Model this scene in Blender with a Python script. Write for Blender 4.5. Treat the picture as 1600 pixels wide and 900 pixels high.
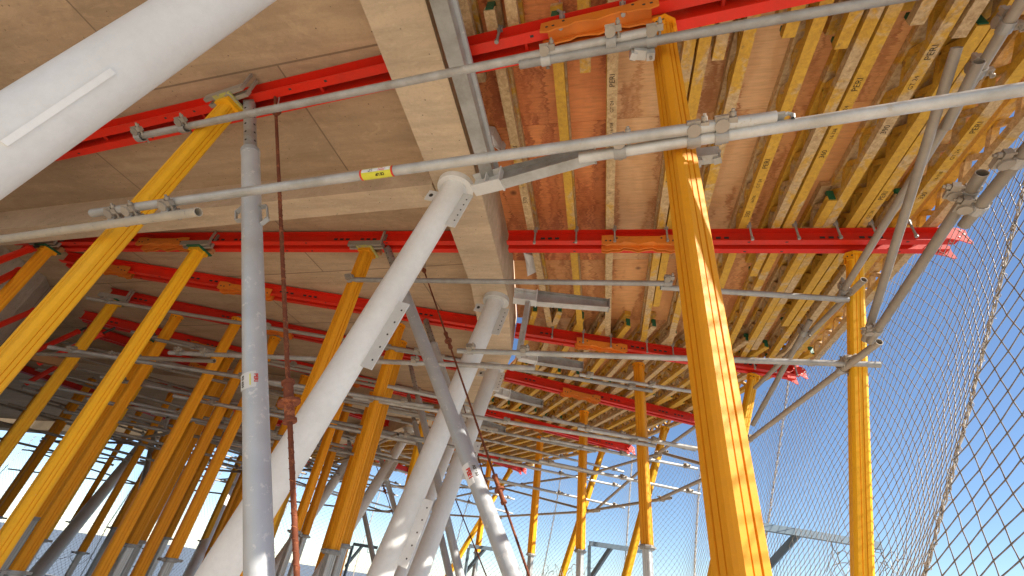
import bpy, math, random
import numpy as np
from mathutils import Vector, Matrix, noise
random.seed(7)
R_ = math.radians
for o in list(bpy.data.objects): bpy.data.objects.remove(o)
scene = bpy.context.scene
COL = scene.collection
V = lambda *a: Vector(a)

# ------------------------------------------------------------------ camera
FPX = 690.0
_u = Vector((145, 1010, -FPX)).normalized()
_y = Vector((140, -491, -FPX)); _y = (_y - _u*_y.dot(_u)).normalized()
_x = _y.cross(_u)
ROT = Matrix((_x, _y, _u))                       # camera -> world
cam_d = bpy.data.cameras.new("camera"); cam = bpy.data.objects.new("camera", cam_d); COL.objects.link(cam)
cam_d.sensor_width = 36; cam_d.lens = 36*FPX/1600; cam_d.clip_start = 0.02; cam_d.clip_end = 6000
cam.matrix_world = ROT.to_4x4()
scene.camera = cam
def ray(px, py): return ROT @ Vector((px-800, 450-py, -FPX))
def at(px, py, z):
    d = ray(px, py); return d*(z/d.z)
def atd(px, py, depth): return ray(px, py)*(depth/FPX)

# ------------------------------------------------------------------ light
SUN_EL, SUN_AZ = 33.0, -12.0            # azimuth measured from +X towards +Y
w = bpy.data.worlds.new("World"); scene.world = w; w.use_nodes = True
nt = w.node_tree; nt.nodes.clear()
sky = nt.nodes.new('ShaderNodeTexSky'); sky.sky_type = 'NISHITA'; sky.sun_disc = False
sky.sun_elevation = R_(SUN_EL); sky.sun_rotation = R_(90-SUN_AZ)
sky.air_density = 1.0; sky.dust_density = 0.12; sky.ozone_density = 3.4; sky.altitude = 1500
bg = nt.nodes.new('ShaderNodeBackground'); bg.inputs[1].default_value = 0.064
ow = nt.nodes.new('ShaderNodeOutputWorld')
nt.links.new(sky.outputs[0], bg.inputs[0]); nt.links.new(bg.outputs[0], ow.inputs[0])
sl = bpy.data.lights.new("sun", 'SUN'); sl.energy = 3.5; sl.angle = R_(0.5); sl.color = (1, .93, .82)
so = bpy.data.objects.new("sun", sl); COL.objects.link(so)
sd = Vector((math.cos(R_(SUN_EL))*math.cos(R_(SUN_AZ)), math.cos(R_(SUN_EL))*math.sin(R_(SUN_AZ)), math.sin(R_(SUN_EL))))
so.rotation_euler = sd.to_track_quat('Z', 'Y').to_euler(); so.location = (30, 0, 20)
vs = scene.view_settings; vs.view_transform = 'Standard'; vs.look = 'None'; vs.gamma = 1; vs.exposure = 1.54
vs.use_curve_mapping = False
scene.render.engine = 'CYCLES'
scene.cycles.max_bounces = 8; scene.cycles.diffuse_bounces = 5

# ------------------------------------------------------------------ materials
def _ramp(nt, fac, stops):
    r = nt.nodes.new('ShaderNodeValToRGB'); e = r.color_ramp.elements
    while len(e) < len(stops): e.new(0.5)
    for i, (p, c) in enumerate(stops):
        e[i].position = p; e[i].color = (*c, 1) if len(c) == 3 else c
    nt.links.new(fac, r.inputs[0]); return r.outputs[0]
def _noise(nt, vec, scale, detail=4, rough=.55, dist=0.):
    n = nt.nodes.new('ShaderNodeTexNoise'); n.inputs['Scale'].default_value = scale
    n.inputs['Detail'].default_value = detail; n.inputs['Roughness'].default_value = rough
    n.inputs['Distortion'].default_value = dist; nt.links.new(vec, n.inputs['Vector']); return n.outputs['Fac']
def _mix(nt, fac, a, b, mode='MIX'):
    m = nt.nodes.new('ShaderNodeMixRGB'); m.blend_type = mode
    for i, v in ((0, fac), (1, a), (2, b)):
        if isinstance(v, (int, float)): m.inputs[i].default_value = v
        elif isinstance(v, tuple): m.inputs[i].default_value = (*v, 1)
        else: nt.links.new(v, m.inputs[i])
    return m.outputs[0]
def _base(name):
    m = bpy.data.materials.new(name); m.use_nodes = True; nt = m.node_tree
    b = nt.nodes['Principled BSDF']
    tc = nt.nodes.new('ShaderNodeTexCoord'); oi = nt.nodes.new('ShaderNodeObjectInfo')
    off = nt.nodes.new('ShaderNodeVectorMath'); off.operation = 'SCALE'
    comb = nt.nodes.new('ShaderNodeCombineXYZ')
    for i in range(3): nt.links.new(oi.outputs['Random'], comb.inputs[i])
    nt.links.new(comb.outputs[0], off.inputs[0]); off.inputs['Scale'].default_value = 37.0
    add = nt.nodes.new('ShaderNodeVectorMath'); nt.links.new(tc.outputs['Object'], add.inputs[0]); nt.links.new(off.outputs[0], add.inputs[1])
    return m, nt, b, add.outputs[0], oi.outputs['Random']
def _map(nt, vec, scale, rot=(0,0,0)):
    mp = nt.nodes.new('ShaderNodeMapping'); mp.inputs['Scale'].default_value = scale; mp.inputs['Rotation'].default_value = rot
    nt.links.new(vec, mp.inputs[0]); return mp.outputs[0]
def _bump(nt, b, h, strength, dist=.01):
    bp = nt.nodes.new('ShaderNodeBump'); bp.inputs['Strength'].default_value = strength; bp.inputs['Distance'].default_value = dist
    nt.links.new(h, bp.inputs['Height']); nt.links.new(bp.outputs[0], b.inputs['Normal'])
def paint(name, col, dirt, rough=.42, chip=None, chip_at=.66, metallic=0., dirt_amt=.5, coarse=3.):
    m, nt, b, v, rnd = _base(name)
    n1 = _noise(nt, v, coarse, 6, .65); n2 = _noise(nt, v, 28, 5, .7)
    f = _ramp(nt, n1, [(.38, (0,0,0)), (.72, (1,1,1))])
    mm = nt.nodes.new('ShaderNodeMath'); mm.operation = 'MULTIPLY'; mm.inputs[1].default_value = dirt_amt; nt.links.new(f, mm.inputs[0])
    c = _mix(nt, mm.outputs[0], col, dirt)
    c = _mix(nt, _ramp(nt, n2, [(.3, (.12,)*3), (.6, (0,)*3)]), c, tuple(x*.45 for x in col))
    if chip:
        cf = _ramp(nt, _noise(nt, v, 17, 8, .75), [(chip_at, (0,0,0)), (chip_at+.03, (1,1,1))])
        c = _mix(nt, cf, c, chip)
    # per-object tone shift
    hs = nt.nodes.new('ShaderNodeHueSaturation'); mr = nt.nodes.new('ShaderNodeMapRange')
    mr.inputs[3].default_value = .82; mr.inputs[4].default_value = 1.12; nt.links.new(rnd, mr.inputs[0]); nt.links.new(mr.outputs[0], hs.inputs['Value'])
    nt.links.new(c, hs.inputs['Color']); nt.links.new(hs.outputs[0], b.inputs['Base Color'])
    rr = nt.nodes.new('ShaderNodeMapRange'); rr.inputs[3].default_value = rough-.1; rr.inputs[4].default_value = rough+.2
    nt.links.new(n2, rr.inputs[0]); nt.links.new(rr.outputs[0], b.inputs['Roughness'])
    b.inputs['Metallic'].default_value = metallic
    b.inputs['Specular IOR Level'].default_value = .35
    _bump(nt, b, n2, .18, .004)
    return m
M = {}
M['orange'] = paint('orange_powder_coat', (.92, .375, .007), (.74, .29, .02), .55, (.42, .38, .31), .75, dirt_amt=.3)
M['yellow_orange'] = paint('yellow_orange_powder_coat', (.92, .46, .010), (.74, .38, .04), .55, (.50, .46, .38), .68, dirt_amt=.3)
M['red'] = paint('red_powder_coat', (.80, .026, .008), (.46, .04, .02), .42, (.46, .34, .28), .69, dirt_amt=.55)
M['splice'] = paint('orange_splice_paint', (.78, .22, .02), (.42, .16, .05), .5, (.25, .16, .1), .66)
M['galv'] = paint('galvanised_steel', (.46, .45, .43), (.24, .21, .17), .42, (.58,.56,.52), .64, metallic=.4, dirt_amt=.8, coarse=6)
M['galv_blue'] = paint('galvanised_prop_tube', (.56, .58, .59), (.40, .42, .44), .42, (.66, .66, .64), .58, metallic=.3, dirt_amt=.6, coarse=7)
M['galv_bright'] = paint('bright_galvanised_steel', (.54, .54, .52), (.28, .26, .22), .40, (.42,.38,.32), .62, metallic=.4, dirt_amt=.75, coarse=5)
M['tube_dirty'] = paint('cement_splashed_tube', (.60, .53, .42), (.36, .33, .29), .8, (.30, .29, .28), .6, coarse=6)
M['weathered'] = paint('weathered_tube', (.40, .35, .29), (.24, .20, .16), .55, (.5,.46,.4), .66, metallic=.3, coarse=6)
M['white'] = paint('white_column_paint', (.78, .78, .76), (.60, .58, .53), .38, (.52, .48, .42), .745, dirt_amt=.55, coarse=2.2)
M['rust'] = paint('rusted_steel', (.22, .065, .03), (.12, .04, .022), .8, (.36, .12, .05), .55, metallic=.1, coarse=12)
M['wire'] = paint('net_wire', (.36, .35, .34), (.22, .19, .16), .5, None, metallic=.3, coarse=3)
M['rope'] = paint('seam_rope', (.62, .57, .50), (.36, .30, .24), .9, None, coarse=14)
M['blue_steel'] = paint('blue_grey_steel', (.16, .22, .27), (.12, .15, .17), .45, None, metallic=.2)
M['alu'] = paint('aluminium_inner_tube', (.60, .60, .58), (.42, .41, .39), .38, None, metallic=.5)
M['dark'] = paint('dark_steel', (.05, .045, .04), (.08, .06, .05), .6)
M['black_ink'] = paint('black_ink', (.04, .03, .02), (.09, .06, .03), .8)
M['lime'] = paint('worn_lime_plate', (.52, .50, .10), (.34, .30, .2), .6, (.32, .3, .26), .52)
M['green'] = paint('green_plastic', (.015, .13, .06), (.02, .11, .06), .45)
M['white_plastic'] = paint('white_plastic_sheet', (.86, .87, .88), (.7, .7, .7), .4)
M['lab_sky_white'] = paint('label_and_sky_white', (.80, .80, .78), (.6, .6, .56), .5)
M['lab_yellow'] = paint('label_yellow', (.80, .75, .05), (.6, .6, .1), .5)
M['lab_red'] = paint('label_red', (.75, .05, .03), (.5, .08, .05), .5)
M['timber_block'] = paint('timber_block', (.42, .20, .08), (.3, .16, .08), .8)

def concrete(name, c1, c2, joint=True, warm=(.46, .26, .12)):
    m, nt, b, v, rnd = _base(name)
    tc = nt.nodes.new('ShaderNodeTexCoord'); g = tc.outputs['Object']
    big = _noise(nt, _map(nt, g, (.8, 1.6, 1)), 1.1, 6, .6, .6)
    str_ = _noise(nt, _map(nt, g, (.6, 7, 3), (0,0,.05)), 1.6, 6, .65, .4)
    fine = _noise(nt, g, 38, 5, .7)
    c = _mix(nt, _ramp(nt, big, [(.33, (0,)*3), (.68, (1,)*3)]), c1, c2)
    c = _mix(nt, _ramp(nt, str_, [(.42, (0,)*3), (.75, (.55,)*3)]), c, tuple(x*.62 for x in c2))
    c = _mix(nt, _ramp(nt, _noise(nt, g, 2.3, 5, .7), [(.66, (0,)*3), (.78, (.55,)*3)]), c, warm)
    c = _mix(nt, _ramp(nt, fine, [(.3, (.22,)*3), (.5, (0,)*3)]), c, tuple(x*.5 for x in c2))
    c = _mix(nt, _ramp(nt, _noise(nt, _map(nt, g, (.35, .9, 1), (0,0,.3)), 1.3, 8, .72, 1.2), [(.40, (.30,)*3), (.52, (.08,)*3), (.60, (0,)*3)]), c, tuple(x*.45 for x in c2))
    c = _mix(nt, _ramp(nt, _noise(nt, _map(nt, g, (1, 2.5, 1), (0,0,-.5)), 3.1, 8, .75, 2.), [(.52, (0,)*3), (.62, (.2,)*3)]), c, tuple(min(.8, x*1.25) for x in c1))
    # pitted air holes
    vo = nt.nodes.new('ShaderNodeTexVoronoi'); vo.inputs['Scale'].default_value = 14; nt.links.new(g, vo.inputs['Vector'])
    pit = _ramp(nt, vo.outputs['Distance'], [(.05, (1,)*3), (.09, (0,)*3)])
    c = _mix(nt, pit, c, tuple(x*.35 for x in c2))
    if joint:
        br = nt.nodes.new('ShaderNodeTexBrick'); br.offset = .5
        br.inputs['Scale'].default_value = 1; br.inputs['Brick Width'].default_value = 2.44; br.inputs['Row Height'].default_value = 1.22
        br.inputs['Mortar Size'].default_value = .008; br.inputs['Mortar Smooth'].default_value = .2
        br.inputs['Color1'].default_value = (0,0,0,1); br.inputs['Color2'].default_value = (0.25,.25,.25,1); br.inputs['Mortar'].default_value = (1,1,1,1)
        nt.links.new(_map(nt, g, (1,1,1), (0,0,R_(4))), br.inputs['Vector'])
        c = _mix(nt, _ramp(nt, br.outputs['Color'], [(0, (0,)*3), (.3, (.26,)*3), (.9, (.85,)*3)]), c, tuple(x*.4 for x in c2))
    nt.links.new(c, b.inputs['Base Color']); b.inputs['Roughness'].default_value = .9
    _bump(nt, b, _mix(nt, .5, fine, str_), .45, .012)
    return m
M['concrete'] = concrete('soffit_concrete', (.64, .46, .29), (.53, .37, .225))
M['concrete_beam'] = concrete('beam_concrete', (.72, .56, .385), (.62, .465, .31), False)
M['concrete_wall'] = concrete('wall_concrete', (.55, .47, .38), (.42, .35, .28))
M['floor'] = concrete('floor_concrete', (.76, .68, .56), (.66, .58, .47), False)

def plywood(name, a, bcol, c3):
    m, nt, b, v, rnd = _base(name)
    tc = nt.nodes.new('ShaderNodeTexCoord')
    st = _map(nt, v, (1.0, .22, 1))
    wv = nt.nodes.new('ShaderNodeTexWave'); wv.wave_type = 'BANDS'; wv.bands_direction = 'X'
    wv.inputs['Scale'].default_value = .9; wv.inputs['Distortion'].default_value = 11; wv.inputs['Detail'].default_value = 4; wv.inputs['Detail Scale'].default_value = 1.6; wv.inputs['Detail Roughness'].default_value = .62
    nt.links.new(_map(nt, v, (1., .5, 1)), wv.inputs['Vector'])
    rag = _noise(nt, _map(nt, v, (1.2, 9, 1)), 2.6, 6, .75, .6)
    cx = nt.nodes.new('ShaderNodeCombineXYZ'); ml = nt.nodes.new('ShaderNodeMath'); ml.operation = 'MULTIPLY_ADD'; ml.inputs[1].default_value = .20; ml.inputs[2].default_value = -.10
    nt.links.new(rag, ml.inputs[0]); nt.links.new(ml.outputs[0], cx.inputs[0])
    va = nt.nodes.new('ShaderNodeVectorMath'); nt.links.new(v, va.inputs[0]); nt.links.new(cx.outputs[0], va.inputs[1])
    big = _noise(nt, _map(nt, va.outputs[0], (2.4, .32, 1)), 1.5, 5, .6, .3)
    mf = big
    f = _ramp(nt, mf, [(.45, (0,)*3), (.49, (.15,)*3), (.51, (.9,)*3), (.545,(.35,)*3), (.57,(.2,)*3), (.60,(.95,)*3), (.66,(.4,)*3)])
    c = _mix(nt, f, a, bcol)
    c = _mix(nt, _ramp(nt, wv.outputs['Fac'], [(.45, (0,)*3), (.9, (.38,)*3)]), c, c3)
    c = _mix(nt, _ramp(nt, _noise(nt, _map(nt, v, (6, 60, 6)), 1, 4, .6), [(.3, (.25,)*3), (.6, (0,)*3)]), c, tuple(x*.4 for x in bcol))
    kn = nt.nodes.new('ShaderNodeTexVoronoi'); kn.inputs['Scale'].default_value = 2.1; nt.links.new(v, kn.inputs['Vector'])
    c = _mix(nt, _ramp(nt, kn.outputs['Distance'], [(.03, (.8,)*3), (.09, (0,)*3)]), c, (.12, .035, .015))
    nt.links.new(c, b.inputs['Base Color']); b.inputs['Roughness'].default_value = .62
    _bump(nt, b, rag, .15, .004)
    return m
M['ply_pale'] = plywood('pale_plywood', (.76, .47, .24), (.40, .15, .045), (.62, .32, .125))
M['ply_red'] = plywood('red_brown_plywood', (.82, .31, .10), (.34, .075, .02), (.62, .18, .05))
M['ply_tan'] = plywood('tan_plywood', (.76, .39, .155), (.40, .14, .04), (.60, .26, .09))

def timber():
    m, nt, b, v, rnd = _base('stained_formwork_timber')
    g = _noise(nt, _map(nt, v, (9, 9, 9)), 1, 6, .7)
    gr = _noise(nt, v, 34, 5, .7, .6)
    bare = _mix(nt, _ramp(nt, gr, [(.35, (0,)*3), (.65, (1,)*3)]), (.66, .48, .26), (.40, .25, .11))
    yel = _mix(nt, _ramp(nt, gr, [(.3, (0,)*3), (.7, (1,)*3)]), (.72, .42, .04), (.48, .25, .03))
    thr = nt.nodes.new('ShaderNodeMapRange'); thr.inputs[3].default_value = -.12; thr.inputs[4].default_value = .16; nt.links.new(rnd, thr.inputs[0])
    ad = nt.nodes.new('ShaderNodeMath'); ad.operation = 'ADD'
    nt.links.new(_noise(nt, v, 2.6, 6, .7, .6), ad.inputs[0]); nt.links.new(thr.outputs[0], ad.inputs[1])
    c = _mix(nt, _ramp(nt, ad.outputs[0], [(.50, (0,)*3), (.58, (1,)*3)]), yel, bare)
    c = _mix(nt, _ramp(nt, g, [(.62, (0,)*3), (.72, (.7,)*3)]), c, (.16, .09, .04))
    nt.links.new(c, b.inputs['Base Color']); b.inputs['Roughness'].default_value = .7
    _bump(nt, b, gr, .3, .004)
    return m
M['timber'] = timber()
def flat(name, c, rough=.8):
    m, nt, b, v, rnd = _base(name); n = _noise(nt, v, .05, 6, .6)
    nt.links.new(_mix(nt, n, c, tuple(x*.8 for x in c)), b.inputs['Base Color']); b.inputs['Roughness'].default_value = rough; return m
M['ground'] = flat('haze_tinted_ground', (.17, .205, .25))  # bluish tint puts the distance haze into the ground colour

# ------------------------------------------------------------------ mesh builder
def frame(p, q, up=None):
    d = (q-p).normalized()
    up = Vector(up) if up is not None else Vector((0, 0, 1))
    if abs(d.dot(up.normalized())) > .985: up = Vector((1, 0, 0)) if abs(d.x) < .9 else Vector((0, 1, 0))
    s = d.cross(up).normalized(); t = s.cross(d).normalized()
    return d, s, t
class MB:
    def __init__(s): s.v = []; s.f = []; s.sm = []
    def add(s, vs, fs, smooth=False):
        n = len(s.v); s.v += [Vector(a) for a in vs]; s.f += [tuple(i+n for i in f) for f in fs]; s.sm += [smooth]*len(fs); return s
    def box(s, p, q, wd, ht, up=None, off=(0, 0)):
        """beam from p to q, wd across, ht along up; off = shift (across, up)"""
        p = Vector(p); q = Vector(q); d, a, t = frame(p, q, up)
        vs = []
        for e in (p, q):
            for (x, y) in ((-1,-1),(1,-1),(1,1),(-1,1)):
                vs.append(e + a*(off[0]+x*wd/2) + t*(off[1]+y*ht/2))
        return s.add(vs, [(0,1,2,3),(7,6,5,4),(0,4,5,1),(1,5,6,2),(2,6,7,3),(3,7,4,0)])
    def cube(s, c, x, y, z, rz=0):
        c = Vector(c); ca, sa = math.cos(rz), math.sin(rz)
        ax = Vector((ca, sa, 0)); return s.box(c-ax*x/2, c+ax*x/2, y, z)
    def prism(s, prof, p, q, up=None, rot=0, smooth=False):
        p = Vector(p); q = Vector(q); d, a, t = frame(p, q, up); n = len(prof)
        c, si = math.cos(rot), math.sin(rot)
        vs = [e + a*(x*c-y*si) + t*(x*si+y*c) for e in (p, q) for (x, y) in prof]
        s.add(vs, [(i, (i+1) % n, n+(i+1) % n, n+i) for i in range(n)], smooth)
        return s.add(vs, [tuple(range(n))[::-1], tuple(range(n, 2*n))])
    def tube(s, p, q, r, r2=None, n=14, hollow=False, cap=True):
        p = Vector(p); q = Vector(q); d, a, t = frame(p, q); r2 = r if r2 is None else r2
        def ring(e, rr): return [e + a*math.cos(2*math.pi*i/n)*rr + t*math.sin(2*math.pi*i/n)*rr for i in range(n)]
        fs = [(i, (i+1) % n, n+(i+1) % n, n+i) for i in range(n)]
        s.add(ring(p, r)+ring(q, r2), fs, True)
        if hollow:
            for e, o_, rr in ((p, d*.09, r), (q, -d*.09, r2)):
                s.add(ring(e, rr)+ring(e, rr*.86), fs); s.add(ring(e, rr*.86)+ring(e+o_, rr*.86), fs, True)
                s.add(ring(e+o_, rr*.86), [tuple(range(n))])
        elif cap:
            s.add(ring(p, r), [tuple(range(n))]); s.add(ring(q, r2), [tuple(range(n))])
        return s
    def path(s, pts, r, n=5):
        pts = [Vector(p) for p in pts]; rings = []; prev = None
        for i, p in enumerate(pts):
            d = (pts[min(i+1, len(pts)-1)] - pts[max(i-1, 0)]).normalized()
            ref = Vector((0, 0, 1)) if abs(d.z) < .9 else Vector((1, 0, 0))
            a = d.cross(ref).normalized(); b = a.cross(d)
            rings.append([p + a*math.cos(2*math.pi*k/n)*r + b*math.sin(2*math.pi*k/n)*r for k in range(n)])
        vs = [v for rg in rings for v in rg]
        fs = [(i*n+k, i*n+(k+1) % n, (i+1)*n+(k+1) % n, (i+1)*n+k) for i in range(len(pts)-1) for k in range(n)]
        return s.add(vs, fs, True)
    def sheet(s, poly, z0, z1):
        n = len(poly); vs = [Vector((x, y, z0)) for x, y in poly]+[Vector((x, y, z1)) for x, y in poly]
        return s.add(vs, [tuple(range(n))[::-1], tuple(range(n, 2*n))]+[(i, (i+1) % n, n+(i+1) % n, n+i) for i in range(n)])
    def build(s, name, mat, parent=None, base=None):
        me = bpy.data.meshes.new(name)
        b = Vector(base) if base is not None else (Vector(parent['_base']) if parent is not None and '_base' in parent else Vector((0, 0, 0)))
        me.from_pydata([tuple(v-b) for v in s.v], [], s.f); me.update()
        me.polygons.foreach_set('use_smooth', s.sm)
        me.materials.append(mat if not isinstance(mat, str) else M[mat])
        o = bpy.data.objects.new(name, me); COL.objects.link(o)
        if parent is not None: o.parent = parent; o['_base'] = list(b)
        else: o.location = b
        return o
LABELS = {}
def tag(o, label, cat, group=None, kind=None):
    o['label'] = label; o['category'] = cat
    if group: o['group'] = group
    if kind: o['kind'] = kind
    LABELS.setdefault(label, []).append(o.name); return o
def thing(name, label, cat, base=(0,0,0), group=None):
    o = bpy.data.objects.new(name, None); o.empty_display_size = .1; COL.objects.link(o)
    o.location = base; o['_base'] = list(base); return tag(o, label, cat, group)
def struct(o): o['kind'] = 'structure'; return o
def text_on(txt, pos, xdir, ndir, size, mat, parent, name='lettering', squash=1.0, bold=0.):
    cu = bpy.data.curves.new('t', 'FONT'); cu.body = txt; cu.size = size; cu.align_x = 'CENTER'; cu.align_y = 'CENTER'; cu.offset = bold
    ob = bpy.data.objects.new('t', cu); COL.objects.link(ob)
    dg = bpy.context.evaluated_depsgraph_get(); me = bpy.data.meshes.new_from_object(ob.evaluated_get(dg))
    bpy.data.objects.remove(ob)
    x = Vector(xdir).normalized(); n = Vector(ndir); n = (n - x*n.dot(x)).normalized(); y = n.cross(x)
    b = Vector(parent['_base']) if '_base' in parent else Vector((0, 0, 0))
    for v in me.vertices: v.co = Vector(pos) + x*v.co.x*squash + y*v.co.y - b
    me.materials.clear(); me.materials.append(M[mat]); me.name = name
    o = bpy.data.objects.new(name, me); COL.objects.link(o); o.parent = parent; o['_base'] = list(b); return o

FLOOR = -1.6
# ------------------------------------------------------------------ layout (metres, camera at the origin)
EDGE = [(2.78,-2.6),(2.78,2.25),(2.80,3.4),(2.76,4.73),(2.45,7.2),(1.9,8.84),(.70,11.6),(-2.45,14.2),(-5.2,15.2),(-10.6,15.5),(-24.7,15.5),(-34,15.5)]
BEAMZ = 2.80; BT = BEAMZ+.14; GB = BT+.003; PLY = GB+.24
SOF = 2.96; CBZ = 2.65
RAD = {   # name: (inner left, left end at edge beam, right start, right end)
 1: ((-7.2,2.10),(-1.42,1.47),(-1.08,1.45),(2.90,1.02)),
 2: ((-7.2,3.15),(-1.42,3.29),(-.93,3.30),(2.88,3.39)),
 3: ((-6.9,3.50),(-1.50,5.02),(-1.15,5.12),(2.58,6.12)),
 4: ((-7.1,4.33),(-1.95,6.42),(-1.56,6.62),(1.72,8.28)),
 5: ((-8.4,4.98),(-2.95,8.02),(-2.55,8.32),(.60,10.40)),
 6: ((-8.9,5.43),(-4.85,9.85),(-4.45,10.25),(-2.25,13.25)),
 7: ((-10.6,6.4),(-7.7,11.3),(-7.45,11.8),(-6.4,14.9)),
 8: ((-13.3,7.2),(-11.6,12.3),(-11.5,12.7),(-10.4,15.2)),
}
ORD = {1:'topmost',2:'second',3:'third',4:'fourth',5:'fifth',6:'sixth',7:'seventh',8:'eighth'}

# ---------------- setting: ground, floor
g = MB().add([(-3000,-3000,-24),(3000,-3000,-24),(3000,3000,-24),(-3000,3000,-24)], [(0,1,2,3)])
o = struct(g.build('ground', 'ground'))
fl = MB().sheet([(-36,-14),(4.2,-14),(4.2,2.5),(4.1,5),(3.6,8),(2.6,10.6),(.8,13.6),(-2.2,15.8),(-6,16.8),(-36,17)], FLOOR-.35, FLOOR)
struct(fl.build('floor', 'floor'))

# ---------------- concrete soffit, edge beam, cross beams, core wall
RINGO = [(-.98,-2.6),(-.98,2.35),(-1.02,3.9),(-1.22,5.4),(-1.75,6.9),(-2.7,8.3),(-4.6,10.1),(-7.6,11.5),(-11.5,12.4),(-20,13.2),(-34,13.6)]
RINGI = [(-1.36,-2.6),(-1.36,2.35),(-1.40,3.8),(-1.6,5.2),(-2.1,6.6),(-3.0,7.9),(-4.8,9.65),(-7.7,11.05),(-11.6,11.95),(-20,12.75),(-34,13.15)]
s = MB().sheet([(-34,-3)]+[(x+.1, y-.1) if i else (x+.1, y) for i, (x, y) in enumerate(RINGI)], SOF, SOF+.22)
tag(s.build('concrete_slab', 'concrete'), 'broad tan concrete ceiling slab left of the edge beam', 'ceiling slab')
eb = MB()
n = len(RINGO)
vs = []
for i in range(n):
    (a, b), (c, d) = RINGI[i], RINGO[i]
    vs += [(a, b, CBZ), (c, d, CBZ), (c, d, SOF+.30), (a, b, SOF+.30)]
eb.add(vs, [(4*i+k, 4*i+(k+1) % 4, 4*i+4+(k+1) % 4, 4*i+4+k) for i in range(n-1) for k in range(4)] + [(0,1,2,3), tuple(4*n-4+k for k in (3,2,1,0))])
tag(eb.build('edge_beam', 'concrete_beam'), 'pale concrete downstand beam running back above the white columns', 'concrete beam')
def crossbeam(a, b, wd, label):
    m = MB().box((a[0], a[1], CBZ+.16), (b[0], b[1], CBZ+.16), wd, .32 - .002)
    return tag(m.build('cross_beam', 'concrete_beam', base=(a[0], a[1], CBZ)), label, 'concrete beam')
crossbeam((-1.37, 2.44), (-7.45, 2.86), .24, 'long concrete cross beam behind the upper rusty rod, meeting the first white column')
crossbeam((-3.6, 8.3), (-11.2, 6.4), .55, 'wide shaded concrete cross beam at left, behind the small orange props')
wl = MB()
WALL = [(-7.55,-3),(-7.55,3.1),(-7.75,3.9),(-8.4,4.55),(-9.6,5.05),(-12,5.5),(-34,7.0)]
vs = []
for (x, y) in WALL: vs += [(x, y, FLOOR), (x-.25, y+.1, SOF-.004)]
for (x, y) in WALL: vs += [(x-.5, y-.5, FLOOR), (x-.8, y-.5, SOF-.004)]
k = 2*len(WALL)
wl.add(vs, [(2*i, 2*i+2, 2*i+3, 2*i+1) for i in range(len(WALL)-1)] + [(k+2*i, k+2*i+1, k+2*i+3, k+2*i+2) for i in range(len(WALL)-1)] + [(1, 3, k+3, k+1)])
tag(wl.build('core_wall', 'concrete_wall'), 'grey concrete wall at the far left where the red struts lean', 'wall')

# ---------------- plywood decking and lattice girders, bay by bay
def lattice_girder(p, q, label, group, dens=.148, ends=True, writing=None, lift=0.):
    """p, q: 2-d ends; bottom chord rests on the red beams"""
    P = Vector((*p, 0)); Q = Vector((*q, 0)); d = (Q-P).normalized(); L = (Q-P).length
    GB = globals()['GB']+lift
    t = thing('formwork_girder', label, 'girder', (P.x, P.y, GB), group)
    z0, z1 = GB+.03, GB+.207
    up = Vector((0,0,1))
    MB().box(P+up*z0, Q+up*z0, .072, .058).build('bottom_chord', 'timber', t)
    MB().box(P+up*z1, Q+up*z1, .08, .058).build('top_chord', 'timber', t)
    wb = MB(); x = .10; k = 0
    while x + dens < L-.06:
        a = P + d*x + up*(GB+.052 if k % 2 == 0 else GB+.186); b = P + d*(x+dens) + up*(GB+.186 if k % 2 == 0 else GB+.052)
        wb.box(a, b, .046, .042); x += dens; k += 1
    wb.build('lattice_web', 'timber', t)
    if ends:
        for e, s_ in ((P, 1), (Q, -1)):
            MB().box(e+up*(z0+.035) - d*s_*.006, e+up*(z0+.035) + d*s_*.022, .050, .10).build('end_cap', 'green', t)
    if writing:
        for f_, txt, sz in writing:
            text_on(txt, P + d*(L*f_) + up*(GB+.030) + Vector((0,0,-.0305)), -d, (0,0,-1), sz, 'black_ink', t)
    return t
GRP = 'yellow timber lattice girders under the plywood'
def ordn(k):
    return ['first','second','third','fourth','fifth','sixth','seventh','eighth','ninth','tenth','eleventh','twelfth','thirteenth','fourteenth','fifteenth','sixteenth','seventeenth','eighteenth'][k]
XA = [-.70,-.30,.06,.53,.87,1.24,1.61,1.93,2.20,2.48,2.74]
TF = [.24,0,.12,.2,0,.30,.16,.10,.36,.22,0]
stamp = [(.30, 'PERI', .062), (.36, 'GT24', .045), (.43, '-16-738', .04), (.50, '570', .06)]
for i, x in enumerate(XA):
    wr = [(TF[i], 'PERI', .052), (TF[i]+.045, 'GT 24', .036), (TF[i]+.085, '16-738', .032), (TF[i]+.125, ['570','570','570','360','360','330','360','390','360','330','330'][i], .050)] if i in (0,2,3,5,6,7,8,9) else None
    lattice_girder((x, 1.20 + (.1 if i % 3 == 1 else 0)), (x+.01, (5.62,5.95,6.2,6.05)[max(0, i-7)]), '%s yellow girder from the edge beam, between the topmost and third red beams' % ordn(i), GRP, ends=True, writing=wr)
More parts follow.
